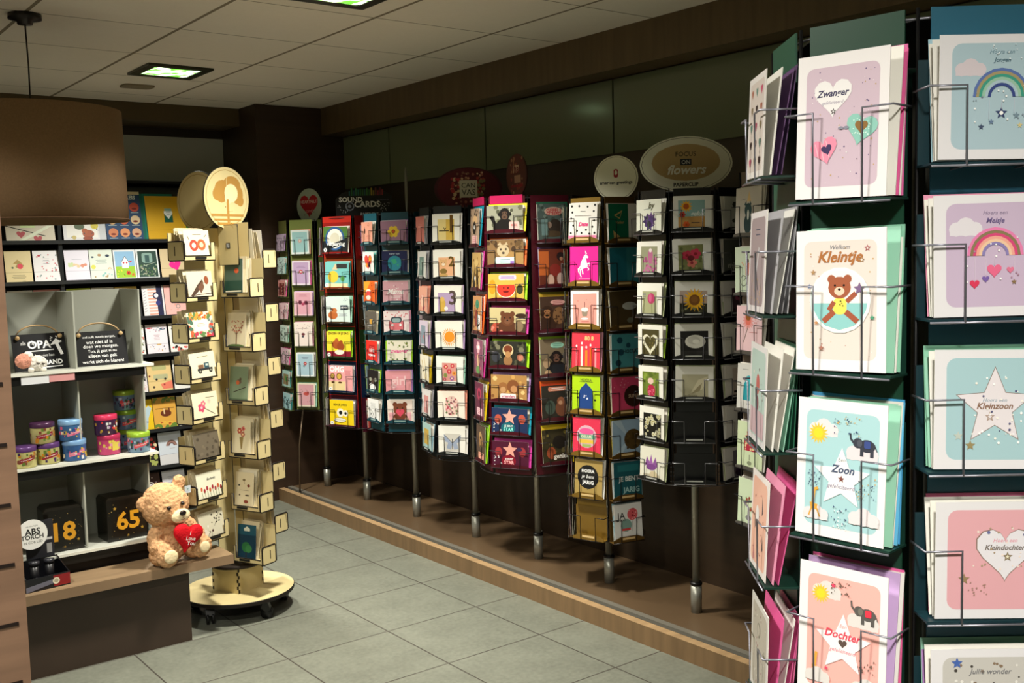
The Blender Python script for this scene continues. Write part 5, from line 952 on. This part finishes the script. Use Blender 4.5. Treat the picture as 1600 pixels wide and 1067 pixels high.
wc(1.312, 1.452, 1, .185, 'cream card with red strawberry house', 'b E4D2A0;p B89858 30 40 48 26 66 40;d 10 3 26 38 66 54 6 A8985a 5a6a48;o 56 48 11 E04858;l 0 67 100 67 .8 6a5a38;w 48 76 60 3 4a4a38;w 66 94 16 1 444', T1)
wc(1.462, 1.600, 1, .185, 'white card with scattered red hearts', 'b F0EEF0;d 26 3 8 8 92 92 3.4 C84058 D88088 8AA0A0;h 24 16 6 C02A40;h 86 62 5 C8304A;w 50 26 30 4 889;l 0 67 100 67 .8 766', T1)
wc(1.632, 1.768, 1, .185, 'lilac white card with small dogs row', 'b E6E2F0;d 8 2 12 44 30 54 6 C8D8A8;d 8 4 34 44 60 54 6 E0C8A0;d 8 6 66 44 88 54 6 D89078;w 50 30 50 1 aab;l 0 67 100 67 .8 99a', T1)
wc(1.772, 1.905, 1, .185, 'pale mint card with woodland animals', 'b DDE6DC;e 14 24 6 4 3a5060;e 44 18 8 6 b0906a;e 78 20 9 6 2a3a50;w 50 34 50 3 899;o 14 56 10 D8D860;a 84 64 8 C8A078 E8C8A0;l 0 67 100 67 .8 788;d 10 3 16 76 90 90 5 8AC0C0 B09A70', T1)
wc(1.910, 2.040, 1, .182, 'bright card with white house in flower meadow', 'b E8ECF0;r 6 6 94 62 8FBCE0;r 6 56 94 94 9AC838;p F0F0F4 36 40 52 22 66 40 66 62 36 62;l 34 42 52 22 2 445;l 52 22 68 42 2 445;h 76 40 6 D04858;o 44 44 4 C83848;o 58 44 4 C83848;f 62 78 11 6 D83A28 3a1a14;f 82 84 8 6 E06A30 5a2;d 12 4 10 62 50 92 3 5A8A20 F0E040', T1)
wc(2.044, 2.176, 1, .182, 'dark garden painting card with white border', 'b E8EEF0;r 8 6 94 94 2E4A42;d 60 3 12 50 90 90 3.4 6A8A58 98A890 3a5a38 b8b8a0;q 26 12 74 46 10 88A8A0;r 40 20 60 44 3a5a5a;l 12 60 90 44 2 a8b8a8', T1)
wc(2.190, 2.335, 1, .182, 'sand card with hot pink heart', 'b DCC8A0;H 62 56 26 .3 F02A98;l 0 67 60 67 .8 8a7a50', T1)
T2 = 'third shelf'
for x0, x1, c, dn in ((1.315, 1.45, 'F0EEEC', 'white card'), (1.455, 1.60, 'E8A0A0', 'pale red card'), (1.635, 1.77, 'C8E048', 'lime green card'), (1.775, 1.905, 'EDEDEA', 'off-white card'), (1.91, 2.04, 'E0C060', 'yellow card')):
    wc(x0, x1, 2, .192, dn + ' whose top edge shows above the grey panels', f'b {c};w 50 20 50 3 a99', T2)
wc(2.070, 2.200, 2, .19, 'spiral notebook with dark strap and round seal', 'b E4E2E6;' + ';'.join(f'r 26 {10 + 10 * k} 66 {14 + 10 * k} E8A088;l 4 {12 + 9 * k} 16 {8 + 9 * k} 2 8a8a98' for k in range(9)) + ';r 66 0 92 100 26284A;o 64 32 16 26284A;o 64 32 10 E8E8F0;e 70 56 11 12 34387a', T2, cat='notebook', name='notebook', t=.008)
wc(2.204, 2.36, 2, .19, 'pink card with red rings', 'b F2B8B4;d 10 3 20 20 60 90 3 E8988c;o 50 70 9 888;o 50 70 6 F2B8B4', T2)
T3 = 'fourth shelf'
wc(1.93, 2.066, 3, .185, 'white card with coloured edge dots', 'b F0F0EC;d 16 3 80 6 96 96 4 8aa060 333 c85040', T3)
wc(2.078, 2.208, 3, .185, 'white card with floral arch and ribbon', 'b ECE6F0;e 20 12 14 4 C83848;e 80 16 14 5 4a6a80;d 16 3 18 10 86 24 3 8aa0b0 c8a0b0;w 50 36 30 4 a67;l 0 66 100 66 1 556;d 14 5 14 70 88 90 2.4 C8A060 6a6a90;e 56 68 12 3 D8B068', T3)
wc(2.220, 2.36, 3, .185, 'white card with red and black blots', 'b F4F0EC;d 34 3 10 6 92 94 6 E04040 222 d87060', T3)
T4 = 'fifth shelf'
wc(1.93, 2.066, 4, .19, 'pale card with black letters at its edge', 'b E8E2E6;T 84 40 20 222 KE;T 84 54 20 222 N;d 10 3 60 70 96 92 3 e0b0b0', T4)
wc(2.072, 2.220, 4, .19, 'yellow card with two faint cars', 'b E4C88C;q 20 14 80 30 6 B8B880;q 24 44 84 60 4 B8B890;o 36 60 5 222;o 72 60 5 222;l 0 66 100 66 1 9a7a40;p E88068 50 76 100 66 100 92 60 92;o 22 84 5 5a4a38;o 66 78 4 a03a38;o 8 48 4 7a2a20', T4)
wc(2.232, 2.37, 4, .19, 'white card with fine grey drawing', 'b F0F0EC;w 50 66 60 4 bbb', T4)
T5 = 'sixth shelf'
wc(1.95, 2.092, 5, .19, 'yellow card with pale blue surfboard', 'b EDC61C;p B8D0DC 50 90 56 40 84 20 96 30 80 60 72 96;w 70 70 20 2 88a', T5)
wc(2.096, 2.238, 5, .195, 'orange card with hanging brown sloth', 'b E0A848;d 14 3 4 2 98 14 8 6a8a38 8a9a40;d 14 5 4 88 98 98 8 6a8a38;e 54 52 24 15 6A3018;r 44 36 50 54 e8c898;r 66 36 72 50 6a3018;l 10 36 92 36 2 4a2a14;e 50 82 34 8 E8B848;d 8 4 24 78 78 86 3 B85028', T5)
wc(2.246, 2.37, 5, .19, 'dark teal card with white brush words', 'b E8E8E4;r 0 60 100 96 0E5A60;w 50 70 60 3 cdd', T5)
T6 = 'seventh shelf'
wc(1.97, 2.108, 6, .19, 'dark photo card with red and cream flowers', 'b 2a2420;d 16 3 50 6 96 60 8 C83A34 E8D8B0;d 12 5 50 60 96 92 8 a8b060', T6)
wc(2.118, 2.262, 6, .205, 'white card with brown rainbow', 'b D6DEEA;a 56 42 24 8A6458 A88078 6A4A44;w 58 50 24 1 a99;l 0 68 100 66 1 99a;r 0 68 100 100 dcdce0', T6)
T7 = 'lowest shelf'
wc(1.97, 2.115, 7, .195, 'dark brown card with white ring', 'b 3a221a;o 60 40 16 E8E4E0;o 60 40 12 3a221a;o 60 40 8 E8E4E0;d 10 3 20 10 96 90 3 c8b8b0', T7)
wc(2.130, 2.272, 7, .195, 'pale card with dark small print', 'b DCDCE4;w 50 20 60 3 778;e 50 40 12 6 334', T7)

tag(SPARE.build('spare_card_stock', M_PRINT), 'spare cards and envelopes packed behind the front cards in every pocket', 'card stock', kind='stuff')
